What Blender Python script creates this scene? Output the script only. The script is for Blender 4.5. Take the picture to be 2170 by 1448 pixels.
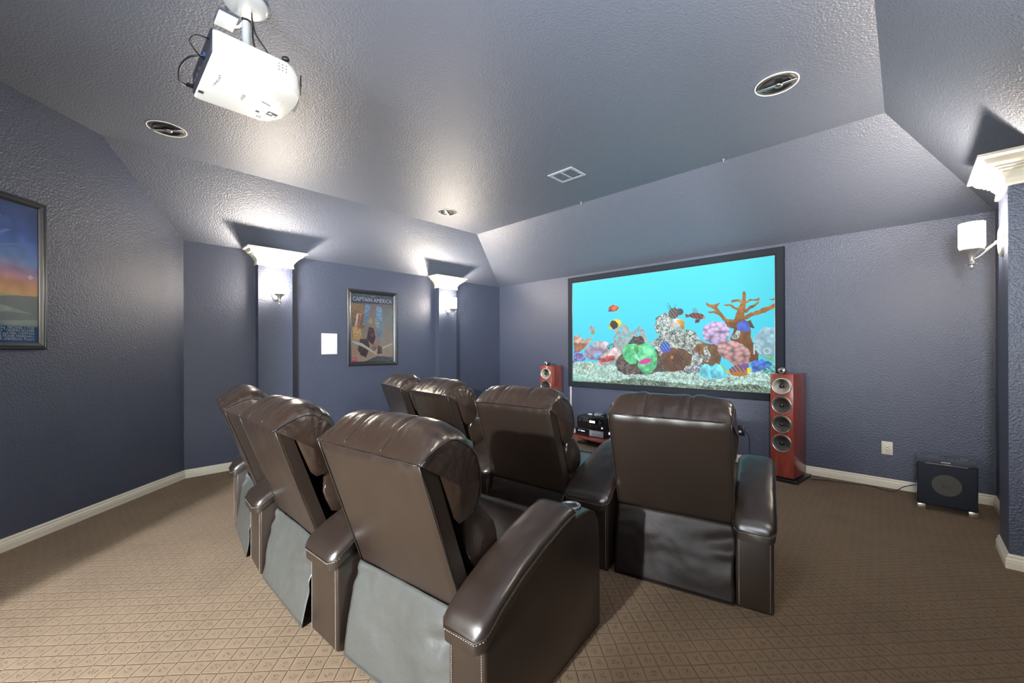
import bpy, bmesh, math, random, json
import numpy as np
from mathutils import Vector, Matrix, noise
C = bpy.context.scene
for o in list(bpy.data.objects): bpy.data.objects.remove(o)
COL = C.collection
PI = math.pi
# ------------------------------------------------------------------ room dimensions (metres)
D, L, R = 5.214, -5.331, 0.530          # screen wall, left wall, right wall
CZ, WZ = 3.072, 2.44                    # flat ceiling, wall top
YF, XF, XR = 4.15, -4.73, -0.113        # edges of the flat ceiling
K = L + 0.690                           # corner wall lies on X + Y = K
YB = -1.95                              # back wall
# ------------------------------------------------------------------ camera
cam = bpy.data.cameras.new('camera'); co = bpy.data.objects.new('camera', cam); COL.objects.link(co)
cam.sensor_width = 36; cam.lens = 36*868.29/2170; cam.shift_y = 16.49/2170; cam.clip_start = .02
co.matrix_world = Matrix.Translation((0,0,1.3103)) @ Matrix.Rotation(0.7667,4,'Z') @ Matrix.Rotation(PI/2,4,'X') @ Matrix.Rotation(-0.0037,4,'Z')
C.camera = co
# ------------------------------------------------------------------ light and exposure
w = bpy.data.worlds.new('world'); C.world = w; w.use_nodes = True
w.node_tree.nodes['Background'].inputs[0].default_value = (.75,.85,1,1); w.node_tree.nodes['Background'].inputs[1].default_value = .3
C.view_settings.view_transform = 'Standard'; C.view_settings.look = 'None'; C.view_settings.gamma = 1
C.view_settings.use_curve_mapping = False; C.view_settings.exposure = 0.0
SCONCE = 125.0
def lamp(name, kind, loc, energy, color, size=.1, rot=None, size_y=None):
    l = bpy.data.lights.new(name, kind); l.energy = energy; l.color = color
    if kind == 'AREA':
        l.size = size
        if size_y: l.shape = 'RECTANGLE'; l.size_y = size_y
    else: l.shadow_soft_size = size
    o = bpy.data.objects.new(name, l); COL.objects.link(o); o.location = loc
    if rot: o.rotation_euler = rot
    return o
# hall behind the doorway: a lamp near the ceiling, and daylight from the hall's window
lamp('hall_lamp', 'POINT', (-0.50,-3.187,2.10), 2100, (.95,.97,1), .05)
lamp('hall_daylight', 'AREA', (0.15,-3.75,1.15), 520, (.80,.93,1), 1.9, (PI/2,0,0), 2.0)
# added soft fill light behind the camera, not a fixture of the room
lamp('back_room_fill', 'POINT', (-1.75,-1.55,1.75), 18, (1,.93,.85), .28)
# added uplight beside the camera, brightens the right side of the ceiling
fl = lamp('ceiling_fill', 'SPOT', (.22,-.25,1.55), 800, (.84,.91,1), .12)
fl.data.spot_size = math.radians(125); fl.data.spot_blend = 1
fl.rotation_euler = (Vector((-.75,2.1,3.07))-Vector((.22,-.25,1.55))).to_track_quat('-Z','Y').to_euler()
# ------------------------------------------------------------------ materials
def lin(c): return tuple((x/255/12.92 if x/255 <= .04045 else ((x/255+.055)/1.055)**2.4) for x in c)
def mat(name, col, rough=.5, metal=0, spec=.5, emit=None, es=1, coat=0, bump=None, var=None):
    m = bpy.data.materials.new(name); m.use_nodes = True; nt = m.node_tree; b = nt.nodes['Principled BSDF']
    b.inputs['Base Color'].default_value = (*col,1); b.inputs['Roughness'].default_value = rough
    b.inputs['Metallic'].default_value = metal; b.inputs['Specular IOR Level'].default_value = spec
    b.inputs['Coat Weight'].default_value = coat; b.inputs['Coat Roughness'].default_value = .08
    if emit: b.inputs['Emission Color'].default_value = (*emit,1); b.inputs['Emission Strength'].default_value = es
    tc = nt.nodes.new('ShaderNodeTexCoord')
    if bump:
        n = nt.nodes.new('ShaderNodeTexNoise'); n.inputs['Scale'].default_value = bump[0]; n.inputs['Detail'].default_value = bump[3] if len(bump)>3 else 3
        nt.links.new(tc.outputs['Object'], n.inputs['Vector'])
        bp = nt.nodes.new('ShaderNodeBump'); bp.inputs['Strength'].default_value = bump[1]; bp.inputs['Distance'].default_value = bump[2]
        nt.links.new(n.outputs['Fac'], bp.inputs['Height']); nt.links.new(bp.outputs['Normal'], b.inputs['Normal'])
    if var:
        n = nt.nodes.new('ShaderNodeTexNoise'); n.inputs['Scale'].default_value = var[0]; n.inputs['Detail'].default_value = 4
        mp = nt.nodes.new('ShaderNodeMapping'); mp.inputs['Scale'].default_value = var[2] if len(var)>2 else (1,1,1)
        nt.links.new(tc.outputs['Object'], mp.inputs['Vector']); nt.links.new(mp.outputs['Vector'], n.inputs['Vector'])
        r = nt.nodes.new('ShaderNodeValToRGB'); r.color_ramp.elements[0].position = .3; r.color_ramp.elements[1].position = .7
        r.color_ramp.elements[0].color = (*[c*(1-var[1]) for c in col],1); r.color_ramp.elements[1].color = (*[c*(1+var[1]) for c in col],1)
        nt.links.new(n.outputs['Fac'], r.inputs['Fac']); nt.links.new(r.outputs['Color'], b.inputs['Base Color'])
    return m
M = {}
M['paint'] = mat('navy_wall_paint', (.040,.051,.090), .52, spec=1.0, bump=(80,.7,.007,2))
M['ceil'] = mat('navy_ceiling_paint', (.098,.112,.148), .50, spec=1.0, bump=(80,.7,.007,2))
M['trim'] = mat('cream_trim_paint', (.80,.74,.60), .35)
M['leather'] = mat('dark_brown_leather', (.018,.011,.0075), .34, spec=1.0, bump=(260,.12,.001,4))
M['leather_head'] = mat('creased_brown_leather', (.024,.014,.009), .28, spec=1.0, bump=(26,.4,.009,4))
M['flap_lit'] = mat('lit_flap_vinyl', (.056,.058,.053), .38, spec=.9, bump=(22,.35,.008,3))  # back-row flaps: daylight sheen put into a paler, greyer colour
M['flap_shaded'] = mat('shaded_flap_leather', (.016,.010,.008), .5, spec=.35, bump=(40,.2,.005,3))  # same flaps in the front row, colour darkened for the shade there
M['thread'] = mat('tan_thread', (.45,.38,.30), .6)
M['piping'] = mat('black_piping', (.02,.016,.013), .4)
M['black'] = mat('black_plastic', (.012,.012,.013), .35)
M['matte'] = mat('black_velvet', (.014,.018,.026), .75, spec=.3)
M['gloss'] = mat('black_gloss', (.006,.006,.008), .06, coat=1)
M['cherry'] = mat('cherry_veneer', (.26,.045,.030), .28, coat=.3, var=(3,.35,(18,18,1.2)))
M['silver'] = mat('silver_metal', (.62,.60,.56), .28, 1)
M['cone'] = mat('dark_cone', (.10,.09,.08), .45, .4)
M['paper_cone'] = mat('silver_cone', (.74,.68,.58), .35, .15)
M['white'] = mat('white_plastic', (.82,.83,.80), .42)
M['cream'] = mat('cream_plastic', (.78,.72,.58), .4)
M['grey'] = mat('grey_print', (.30,.31,.31), .5)
M['steel'] = mat('grey_painted_steel', (.55,.57,.58), .35, .3)
M['chrome'] = mat('chrome', (.8,.8,.8), .12, 1)
M['frame'] = mat('pewter_frame', (.10,.105,.11), .28, .85)
M['fixture'] = mat('brushed_nickel', (.52,.49,.44), .38, .7)
M['glow'] = mat('lit_frosted_glass', (.9,.88,.84), .4, emit=(1,.88,.75), es=SCONCE)
M['lens'] = mat('lens_glass', (.02,.03,.06), .05, coat=1)
M['bluep'] = mat('blue_plastic', (.03,.10,.45), .4)
M['led'] = mat('blue_led', (.1,.1,.3), .4, emit=(.35,.45,1), es=9)
M['disp'] = mat('white_display', (.1,.1,.1), .4, emit=(.7,.85,1), es=2.5)
M['floor_hall'] = mat('hall_floor_wood', (.35,.25,.16), .4)
M['hall'] = mat('hall_wall_paint', (.55,.55,.53), .6)
M['vent'] = mat('painted_vent_metal', (.30,.33,.38), .35)
M['dark'] = mat('dark_void', (.02,.022,.03), .6)
def carpet():
    m = bpy.data.materials.new('patterned_carpet'); m.use_nodes = True; nt = m.node_tree; N = nt.nodes; lk = nt.links
    b = N['Principled BSDF']; b.inputs['Roughness'].default_value = .95; b.inputs['Specular IOR Level'].default_value = .15
    b.inputs['Sheen Weight'].default_value = .06; b.inputs['Sheen Roughness'].default_value = .6
    tc = N.new('ShaderNodeTexCoord'); mp = N.new('ShaderNodeMapping'); mp.inputs['Rotation'].default_value = (0,0,math.radians(-47))
    lk.new(tc.outputs['Object'], mp.inputs['Vector'])
    # wobble
    nz = N.new('ShaderNodeTexNoise'); nz.inputs['Scale'].default_value = 9; lk.new(mp.outputs['Vector'], nz.inputs['Vector'])
    def vm(op, a, bb):
        n = N.new('ShaderNodeVectorMath'); n.operation = op
        for i, v in enumerate((a,bb)):
            if isinstance(v, tuple): n.inputs[i].default_value = v
            else: lk.new(v, n.inputs[i])
        return n.outputs[0]
    def mt(op, a, bb=0, cc=None):
        n = N.new('ShaderNodeMath'); n.operation = op
        for i, v in enumerate((a,bb) if cc is None else (a,bb,cc)):
            if isinstance(v,(int,float)): n.inputs[i].default_value = v
            else: lk.new(v, n.inputs[i])
        return n.outputs[0]
    wob = vm('MULTIPLY', vm('SUBTRACT', nz.outputs['Color'], (.5,.5,.5)), (.012,.012,0))
    p = vm('MULTIPLY', vm('ADD', mp.outputs['Vector'], wob), (1/.069,1/.069,1))
    s = N.new('ShaderNodeSeparateXYZ'); lk.new(p, s.inputs[0])
    fx = mt('ABSOLUTE', mt('SUBTRACT', mt('FRACT', s.outputs[0]), .5)); fy = mt('ABSOLUTE', mt('SUBTRACT', mt('FRACT', s.outputs[1]), .5))
    gx = mt('SMOOTH_MIN', 1, mt('MULTIPLY', mt('SUBTRACT', .5, fx), 16), .1); gy = mt('MINIMUM', 1, mt('MULTIPLY', mt('SUBTRACT', .5, fy), 16))
    groove = mt('MINIMUM', gx, gy)                       # 0 in the cut lines
    dd = mt('SQRT', mt('ADD', mt('MULTIPLY', fx, fx), mt('MULTIPLY', fy, fy)))
    ros = mt('LESS_THAN', dd, .24)
    n2 = N.new('ShaderNodeTexNoise'); n2.inputs['Scale'].default_value = 120; n2.inputs['Detail'].default_value = 2; lk.new(tc.outputs['Object'], n2.inputs['Vector'])
    n3 = N.new('ShaderNodeTexNoise'); n3.inputs['Scale'].default_value = 420; n3.inputs['Detail'].default_value = 3; lk.new(tc.outputs['Object'], n3.inputs['Vector'])
    n4 = N.new('ShaderNodeTexNoise'); n4.inputs['Scale'].default_value = 3.2; n4.inputs['Detail'].default_value = 4; lk.new(tc.outputs['Object'], n4.inputs['Vector'])
    tuft = mt('MULTIPLY', ros, mt('GREATER_THAN', n2.outputs['Fac'], .53))
    h = mt('ADD', mt('SUBTRACT', groove, mt('MULTIPLY', tuft, .5)), mt('MULTIPLY', n3.outputs['Fac'], .9))
    shade = mt('MULTIPLY', mt('ADD', .55, mt('MULTIPLY', groove, .45)), mt('SUBTRACT', 1, mt('MULTIPLY', tuft, .5)))
    shade = mt('MULTIPLY', shade, mt('ADD', .28, mt('MULTIPLY', n3.outputs['Fac'], 1.35)))
    shade = mt('MULTIPLY', shade, mt('ADD', .72, mt('MULTIPLY', n4.outputs['Fac'], .56)))
    mix = N.new('ShaderNodeMix'); mix.data_type = 'RGBA'; lk.new(shade, mix.inputs[0])
    mix.inputs[6].default_value = (.012,.008,.006,1); mix.inputs[7].default_value = (.235,.163,.100,1)
    lk.new(mix.outputs[2], b.inputs['Base Color'])
    bp = N.new('ShaderNodeBump'); bp.inputs['Strength'].default_value = .8; bp.inputs['Distance'].default_value = .004
    lk.new(h, bp.inputs['Height']); lk.new(bp.outputs['Normal'], b.inputs['Normal'])
    return m
M['carpet'] = carpet()
def pane_mat():
    m = bpy.data.materials.new('picture_glass'); m.use_nodes = True; nt = m.node_tree; nt.nodes.remove(nt.nodes['Principled BSDF'])
    g = nt.nodes.new('ShaderNodeBsdfGlossy'); g.inputs['Roughness'].default_value = .02; t = nt.nodes.new('ShaderNodeBsdfTransparent')
    f = nt.nodes.new('ShaderNodeFresnel'); f.inputs[0].default_value = 1.6; mx = nt.nodes.new('ShaderNodeMixShader')
    nt.links.new(f.outputs[0], mx.inputs[0]); nt.links.new(t.outputs[0], mx.inputs[1]); nt.links.new(g.outputs[0], mx.inputs[2])
    nt.links.new(mx.outputs[0], nt.nodes['Material Output'].inputs['Surface']); return m
M['pane'] = pane_mat()
def print_mat(name, emission):
    m = bpy.data.materials.new(name); m.use_nodes = True; nt = m.node_tree; b = nt.nodes['Principled BSDF']
    a = nt.nodes.new('ShaderNodeAttribute'); a.attribute_name = 'print'
    if emission:
        b.inputs['Base Color'].default_value = (.02,.02,.02,1); b.inputs['Roughness'].default_value = .9
        nt.links.new(a.outputs['Color'], b.inputs['Emission Color']); b.inputs['Emission Strength'].default_value = emission
    else: nt.links.new(a.outputs['Color'], b.inputs['Base Color']); b.inputs['Roughness'].default_value = .6
    return m
# ------------------------------------------------------------------ helpers
def empty(name, loc=(0,0,0), rz=0):
    o = bpy.data.objects.new(name, None); COL.objects.link(o); o.location = loc; o.rotation_euler = (0,0,rz); o.empty_display_size = .1; return o
def tag(o, label=None, cat=None, group=None, kind=None):
    if label: o['label'] = label
    if cat: o['category'] = cat
    if group: o['group'] = group
    if kind: o['kind'] = kind
    return o
class MB:
    def __init__(s): s.bm = bmesh.new()
    def quad(s, pts): s.bm.faces.new([s.bm.verts.new(p) for p in pts])
    def box(s, c, d, rot=None):
        r = bmesh.ops.create_cube(s.bm, size=1)['verts']
        for v in r:
            p = Vector((v.co.x*d[0], v.co.y*d[1], v.co.z*d[2]))
            if rot is not None: p = rot @ p
            v.co = p + Vector(c)
        return s
    def ext(s, pts, off):
        """closed polygon pts (3d) extruded by vector off"""
        off = Vector(off); a = [s.bm.verts.new(p) for p in pts]; b = [s.bm.verts.new(Vector(p)+off) for p in pts]; n = len(pts)
        s.bm.faces.new(a); s.bm.faces.new(b[::-1])
        for i in range(n): s.bm.faces.new((a[i], a[(i+1)%n], b[(i+1)%n], b[i]))
        return s
    def loft(s, loops, closed=True, cap=True):
        V = [[s.bm.verts.new(p) for p in l] for l in loops]; n = len(V[0])
        for i in range(len(V)-1):
            for j in range(n if closed else n-1):
                s.bm.faces.new((V[i][j], V[i][(j+1)%n], V[i+1][(j+1)%n], V[i+1][j]))
        if cap and closed: s.bm.faces.new(V[0][::-1]); s.bm.faces.new(V[-1])
        return s
    def tube(s, path, r, seg=8, closed=False):
        path = [Vector(p) for p in path]; loops = []
        up = Vector((0,0,1)); n = len(path)
        t0 = (path[1]-path[0]).normalized(); a = t0.cross(up)
        if a.length < .1: a = t0.cross(Vector((1,0,0)))
        a.normalize()
        for i, p in enumerate(path):
            q0 = path[i-1] if i > 0 else (path[-1] if closed else path[0]); q1 = path[i+1] if i < n-1 else (path[0] if closed else path[-1])
            t = (q1-q0).normalized(); a = (a - t*a.dot(t)).normalized(); b = t.cross(a)
            rr = r[i] if isinstance(r,(list,tuple)) else r
            loops.append([p + (a*math.cos(2*PI*k/seg)+b*math.sin(2*PI*k/seg))*rr for k in range(seg)])
        if closed: loops.append(loops[0])
        return s.loft(loops, cap=not closed)
    def lathe(s, prof, seg=24, mtx=None):
        """prof: (radius, height) list about z"""
        mtx = mtx or Matrix.Identity(4); loops = []
        for r, z in prof: loops.append([mtx @ Vector((max(r,1e-4)*math.cos(2*PI*k/seg), max(r,1e-4)*math.sin(2*PI*k/seg), z)) for k in range(seg)])
        return s.loft(loops)
    def grid(s, fn, nu, nv):
        V = [[s.bm.verts.new(fn(i/nu, j/nv)) for j in range(nv+1)] for i in range(nu+1)]
        for i in range(nu):
            for j in range(nv): s.bm.faces.new((V[i][j], V[i+1][j], V[i+1][j+1], V[i][j+1]))
        return s
    def build(s, name, m, parent=None, smooth=False, bevel=0, segs=2, thick=0):
        bmesh.ops.recalc_face_normals(s.bm, faces=s.bm.faces)
        me = bpy.data.meshes.new(name); s.bm.to_mesh(me); s.bm.free()
        o = bpy.data.objects.new(name, me); COL.objects.link(o); me.materials.append(M[m] if isinstance(m,str) else m)
        if parent: o.parent = parent
        if smooth:
            for p in me.polygons: p.use_smooth = True
        if thick:
            md = o.modifiers.new('thick','SOLIDIFY'); md.thickness = thick; md.offset = 0
        if bevel:
            md = o.modifiers.new('bevel','BEVEL'); md.width = bevel; md.segments = segs; md.limit_method = 'ANGLE'; md.angle_limit = .6; md.harden_normals = False
            for p in me.polygons: p.use_smooth = True
        return o
def smooth_by_angle(o, ang=35):
    me = o.data
    for p in me.polygons: p.use_smooth = True
    bm = bmesh.new(); bm.from_mesh(me)
    for e in bm.edges:
        if len(e.link_faces) == 2 and e.calc_face_angle(0) > math.radians(ang): e.smooth = False
    bm.to_mesh(me); bm.free(); return o
def text(name, body, size, m, parent, mtx, align='LEFT', thick=.0004, xscale=1):
    cu = bpy.data.curves.new(name,'FONT'); cu.body = body; cu.size = size; cu.extrude = thick; cu.align_x = align; cu.resolution_u = 2
    t = bpy.data.objects.new(name+'_tmp', cu); COL.objects.link(t)
    dg = bpy.context.evaluated_depsgraph_get(); me = bpy.data.meshes.new_from_object(t.evaluated_get(dg))
    bpy.data.objects.remove(t); me.name = name
    o = bpy.data.objects.new(name, me); COL.objects.link(o); me.materials.clear(); me.materials.append(M[m]); o.parent = parent
    o.matrix_local = mtx @ Matrix.Diagonal((xscale,1,1,1)); return o
def axes(origin, x, y):
    x = Vector(x).normalized(); y = Vector(y).normalized(); z = x.cross(y)
    m = Matrix((x,y,z)).transposed().to_4x4(); m.translation = Vector(origin); return m
# ------------------------------------------------------------------ room
def struct(name, mb, m, parent=None, **k):
    o = mb.build(name, m, parent, **k)
    if not parent: tag(o, kind='structure')
    return o
T = .12
f = MB(); f.box(((L+R)/2, (D+YB)/2-.0, -.05), (R-L+2*T, D-YB+2*T, .1)); struct('floor', f, 'carpet')
f = MB(); f.box(((L+R)/2, (YB-T-4.3)/2, -.055), (R-L+2*T, 4.3+YB-T, .1)); struct('trim_1', f, 'floor_hall')
b = MB(); b.box((L-T/2, (D+.55)/2, WZ/2), (T, D-.55, WZ)); struct('wall_left', b, 'paint')
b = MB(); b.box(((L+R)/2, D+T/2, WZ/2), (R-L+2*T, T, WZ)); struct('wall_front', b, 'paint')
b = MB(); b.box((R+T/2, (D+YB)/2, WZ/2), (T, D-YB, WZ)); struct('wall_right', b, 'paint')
# 45 degree corner wall from the left wall to the back wall
yb = YB-T; b = MB(); b.ext([(L,K-L,0),(K-yb,yb,0),(K-yb,yb,CZ),(L+(CZ-WZ)*.951,K-L-(CZ-WZ)*.951,CZ+.0),(L,K-L,WZ)], (-T*.7071,-T*.7071,0)); struct('wall_corner', b, 'paint')
# back wall with the doorway the hall light comes through
DX0, DX1, DH = -1.741, -.615, 2.3
b = MB()
b.box(((K-YB+DX0)/2, YB-T/2, CZ/2), (DX0-(K-YB), T, CZ)); b.box(((DX1+R)/2, YB-T/2, CZ/2), (R-DX1, T, CZ)); b.box(((DX0+DX1)/2, YB-T/2, (DH+CZ)/2), (DX1-DX0, T, CZ-DH))
struct('wall_back', b, 'paint')
b = MB()
for q in ([(XF,YB-T),(XR,YB-T),(XR,YF),(XF,YF)],): b.quad([(x,y,CZ) for x,y in q])
b.quad([(L,YB-T,WZ),(XF,YB-T,CZ),(XF,YF,CZ),(L,D,WZ)]); b.quad([(R,YB-T,WZ),(R,D,WZ),(XR,YF,CZ),(XR,YB-T,CZ)]); b.quad([(L,D,WZ),(XF,YF,CZ),(XR,YF,CZ),(R,D,WZ)])
bmesh.ops.remove_doubles(b.bm, verts=b.bm.verts, dist=1e-4)
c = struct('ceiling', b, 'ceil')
for q in c.data.polygons: assert True
if c.data.polygons[0].normal.z > 0: c.data.flip_normals()
md = c.modifiers.new('thick','SOLIDIFY'); md.thickness = .08; md.offset = -1
# hall shell
b = MB(); b.box((-1.5,-4.3,1.4),(7,.1,2.8)); b.box((-4.3,-3.1,1.4),(.1,2.3,2.8)); b.box((1.2,-3.1,1.4),(.1,2.3,2.8)); b.box((-1.5,-3.1,2.85),(6,2.5,.1)); struct('wall_hall', b, 'hall')
# mitred sweep of a profile (offset from wall, height) along a plan polyline; room interior lies to the left of travel
def sweep(name, path, prof, m, parent=None, closed=False):
    P = [Vector(p) for p in path]; n = len(P); mb = MB(); loops = []
    for i, p in enumerate(P):
        d0 = (P[i]-P[i-1]).normalized() if i > 0 or closed else (P[1]-P[0]).normalized()
        d1 = (P[(i+1)%n]-P[i]).normalized() if i < n-1 or closed else d0
        n0 = Vector((-d0.y,d0.x)); n1 = Vector((-d1.y,d1.x)); mvec = (n0+n1)/(1+n0.dot(n1))
        loops.append([(p.x+mvec.x*o, p.y+mvec.y*o, z) for o, z in prof])
    if closed: loops.append(loops[0])
    mb.loft(loops, cap=not closed); return struct(name, mb, m, parent)
PY = ((1.335,1.69),(3.80,4.14)); PD = .10
base = [(0,0),(.016,0),(.016,.040),(.013,.046),(.016,.050),(.012,.058),(.008,.066),(.010,.072),(.006,.080),(.004,.085),(0,.085)]
lp = [(L,D)]
for y0, y1 in PY[::-1]: lp += [(L,y1),(L+PD,y1),(L+PD,y0),(L,y0)]
sweep('baseboard_left', lp+[(L,K-L)], base, 'trim'); sweep('baseboard_corner', [(L,K-L),(K-YB,YB)], base, 'trim')
rp = [(R,YB)]
for y0, y1 in PY: rp += [(R,y0),(R-PD+.005,y0),(R-PD+.005,y1),(R,y1)]
sweep('baseboard_right', rp+[(R,D)], base, 'trim'); sweep('baseboard_front', [(R,D),(L,D)], base, 'trim')
sweep('baseboard_back', [(K-YB,YB),(DX0,YB)], base, 'trim')
# pilasters with crown capitals, and their sconces
crown = [(.0,2.27),(.014,2.27),(.016,2.285),(.008,2.29),(.014,2.30),(.010,2.315),(.022,2.335),(.030,2.345),(.026,2.352),(.046,2.362),(.044,2.370),(.062,2.376),(.060,2.384),(.072,2.388),(.088,2.40),(.100,2.416),(.104,2.426),(.118,2.430),(.130,2.436),(.130,2.452),(0,2.452)]
def sconce(y, side, label):
    x = L+PD if side > 0 else R-PD+.005
    e = empty('wall_sconce', (x,y,1.975), 0 if side > 0 else PI); tag(e, label, 'sconce', 'candle sconces on the wall columns')
    b = MB(); n = 32
    for k, (sc, xx) in enumerate(((1,0),)): b.loft([[ (dx, .052*s*math.cos(2*PI*i/n)*(1-.12*abs(math.sin(2*PI*i/n))), .098*s*math.sin(2*PI*i/n)) for i in range(n)] for dx, s in ((0,.98),(.008,1),(.014,.93),(.017,.80),(.020,.72))])
    smooth_by_angle(b.build('backplate', 'fixture', e), 50)
    b = MB(); pts = []
    for i in range(17):
        t = i/16; pts.append((.018+.112*t**.8, 0, -.005-.10*math.sin(t*PI*.5)**1.3+.012*t))
    b.tube(pts, [.006+.002*math.sin(PI*i/16) for i in range(17)], 8); b.lathe([(0,-.012),(.011,-.006),(.013,0),(.011,.006),(0,.012)], 12, Matrix.Translation((.026,0,-.004)) @ Matrix.Rotation(PI/2,4,'Y'))
    b.build('arm', 'fixture', e, smooth=True)
    m = Matrix.Translation((.130,0,0))
    b = MB(); b.lathe([(0,-.165),(.006,-.158),(.012,-.148),(.015,-.140),(.009,-.132),(.020,-.127),(.024,-.124),(.012,-.120),(.011,-.10),(.014,-.085),(.020,-.066),(.034,-.050),(.050,-.040),(.056,-.034),(.056,-.029),(0,-.028)], 24, m)
    b.build('cup', 'fixture', e, smooth=True)
    b = MB()
    for k in range(5):
        a = 2*PI*k/5; p = Vector((math.cos(a),math.sin(a),0)); q = Vector((-math.sin(a),math.cos(a),0)); o = Vector((.130,0,0))
        b.ext([o+p*.008+q*.008+Vector((0,0,-.124)), o+p*.030+Vector((0,0,-.131)), o+p*.008-q*.008+Vector((0,0,-.124)), o+p*.004+Vector((0,0,-.124))], (0,0,.003))
    b.build('finial_leaf', 'fixture', e)
    b = MB(); b.lathe([(0,-.027),(.046,-.027),(.056,-.022),(.060,-.010),(.060,.138),(.058,.138),(.056,.134),(.052,.10),(0,.098)], 28, m)
    sh = b.build('glass_shade', 'glow', e, smooth=False); smooth_by_angle(sh, 50); sh['label'] = 'glowing white frosted glass cylinder'
    # the bulb's light leaving the open top of the shade, up and into the room
    sl = lamp('sconce_bulb', 'SPOT', (x+side*.130, y, 1.975+.155), 92, (1,.87,.72), .035)
    sl.data.spot_size = math.radians(170); sl.data.spot_blend = .45
    sl.rotation_euler = Vector((side*.62,0,.78)).to_track_quat('-Z','Y').to_euler()
    return e
n = 2
for side in (1,-1):
    for k, (y0, y1) in enumerate(PY):
        b = MB(); xw, xf = (L, L+PD) if side > 0 else (R-PD+.005, R)
        b.box(((xw+xf)/2, (y0+y1)/2, 1.15), (abs(xf-xw), y1-y0, 2.3)); col = struct('trim_%d'%n, b, 'paint'); n += 1
        if side > 0: path = [(L,y1),(xf,y1),(xf,y0),(L,y0)]
        else: path = [(R,y0),(xw,y0),(xw,y1),(R,y1)]
        cp = sweep('capital', path, crown, 'trim', col); smooth_by_angle(cp, 40)
        cp['label'] = 'cream stepped crown molding capital'
sconce((PY[0][0]+PY[0][1])/2, 1, 'lit glass cylinder sconce on the left wall column left of the framed comic poster')
sconce((PY[1][0]+PY[1][1])/2, 1, 'lit glass cylinder sconce on the left wall column nearest the far corner')
sconce((PY[1][0]+PY[1][1])/2, -1, 'lit glass cylinder sconce on the right wall column, seen from the side')
sconce((PY[0][0]+PY[0][1])/2, -1, 'lit glass cylinder sconce on the right wall column beside the camera, outside the picture')
# ------------------------------------------------------------------ recliners
W2 = .31
def nz(x, y, z, s=1): return noise.noise(Vector((x*s,y*s,z*s)))
def resample(pts, n):
    P = [Vector((p[0],p[1],0)) for p in pts]; ds = [0]
    for i in range(1,len(P)): ds.append(ds[-1]+(P[i]-P[i-1]).length)
    out = []; j = 0
    for k in range(n):
        t = ds[-1]*k/(n-1)
        while j < len(ds)-2 and ds[j+1] < t: j += 1
        a = (t-ds[j])/max(ds[j+1]-ds[j],1e-9); q = P[j].lerp(P[j+1], a); out.append((q.x,q.y))
    return out
def smoothp(pts, it=2):
    for _ in range(it):
        q = [pts[0]]
        for i in range(len(pts)-1):
            a, b = pts[i], pts[i+1]; q += [(a[0]*.75+b[0]*.25,a[1]*.75+b[1]*.25),(a[0]*.25+b[0]*.75,a[1]*.25+b[1]*.75)]
        q.append(pts[-1]); pts = q
    return pts
def headrest_mesh(seed):
    top = smoothp([(0,.945),(.02,.958),(.075,.985),(.145,1.006),(.205,.982),(.262,.938),(.288,.87),(.295,.80),(.285,.755),(.262,.722)],2)
    NS, NU, NB = 44, 72, 10
    top = resample(top, NS)
    back = resample([(.262,.722),(.20,.70),(.166,.702),(.115,.83),(.072,.935),(.03,.945),(0,.945)], NB+1)[1:-1]
    mb = MB(); loops = []
    cx, cz = .14, .85
    def prof(u):
        au = abs(u); B = max(0,1-au**5)**.5         # crown round-over towards the sides
        sd = min(abs(u-.36), abs(u+.36)); seam = math.exp(-(sd/.035)**2)
        L_ = []
        for i, (y, z) in enumerate(top):
            s = i/(NS-1); d = Vector((y-cx, z-cz)); d.normalize()
            lift = max(0,math.sin(PI*min(1,s*1.02)))**.7
            puff = (.052*B)*math.exp(-((s-.33)/.27)**2) + .012*B*lift - .013*seam*lift*(1 if s < .9 else .3)
            wr = .006*nz(u*1.6+seed, s*2.2, seed*3.1, 2.3)*lift + .0035*nz(u*5+seed, s*7, 4.2, 1.6)*lift + .004*math.exp(-((s-.12)/.12)**2)*nz(u*6+seed,s*3,9.1,1.8)
            edge = math.exp(-(1-au)/.13)
            wr += .0065*edge*math.sin(s*62+seed*5+3*nz(s*5,seed,u))*lift
            # folds fanning out of the rear corners
            wr += .004*math.exp(-s/.2)*math.exp(-(1-au)/.25)*math.sin((u*6+s*14)*2+seed)
            k = puff+wr; L_.append((y+d.x*k, z+d.y*k))
        return L_+[tuple(q) for q in back]
    us = [-1+2*i/NU for i in range(NU+1)]
    us = [math.copysign(abs(u)**.85, u) for u in us]
    P0 = prof(-1); P1 = prof(1); n = len(P0)
    def ring(u, P, shrink=0, out=0):
        c0 = (.17,.84); x = u*W2
        return [(x+math.copysign(out,u), c0[0]+(p[0]-c0[0])*(1-shrink), c0[1]+(p[1]-c0[1])*(1-shrink)) for p in P]
    caps = [(.985,.020),(.9,.020),(.78,.018),(.6,.014),(.4,.010),(.2,.006),(.08,.002)]
    for s, o in caps: loops.append(ring(-1, P0, s, o+.002*nz(s*5,seed,1)))
    for u in us: loops.append(ring(u, prof(u)))
    for s, o in caps[::-1]: loops.append(ring(1, P1, s, o))
    mb.loft(loops); return mb, prof
HT = resample(smoothp([(0,.945),(.02,.958),(.075,.985),(.145,1.006),(.205,.982),(.262,.938),(.288,.87),(.295,.80),(.285,.755),(.262,.722)],2), 44)
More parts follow.
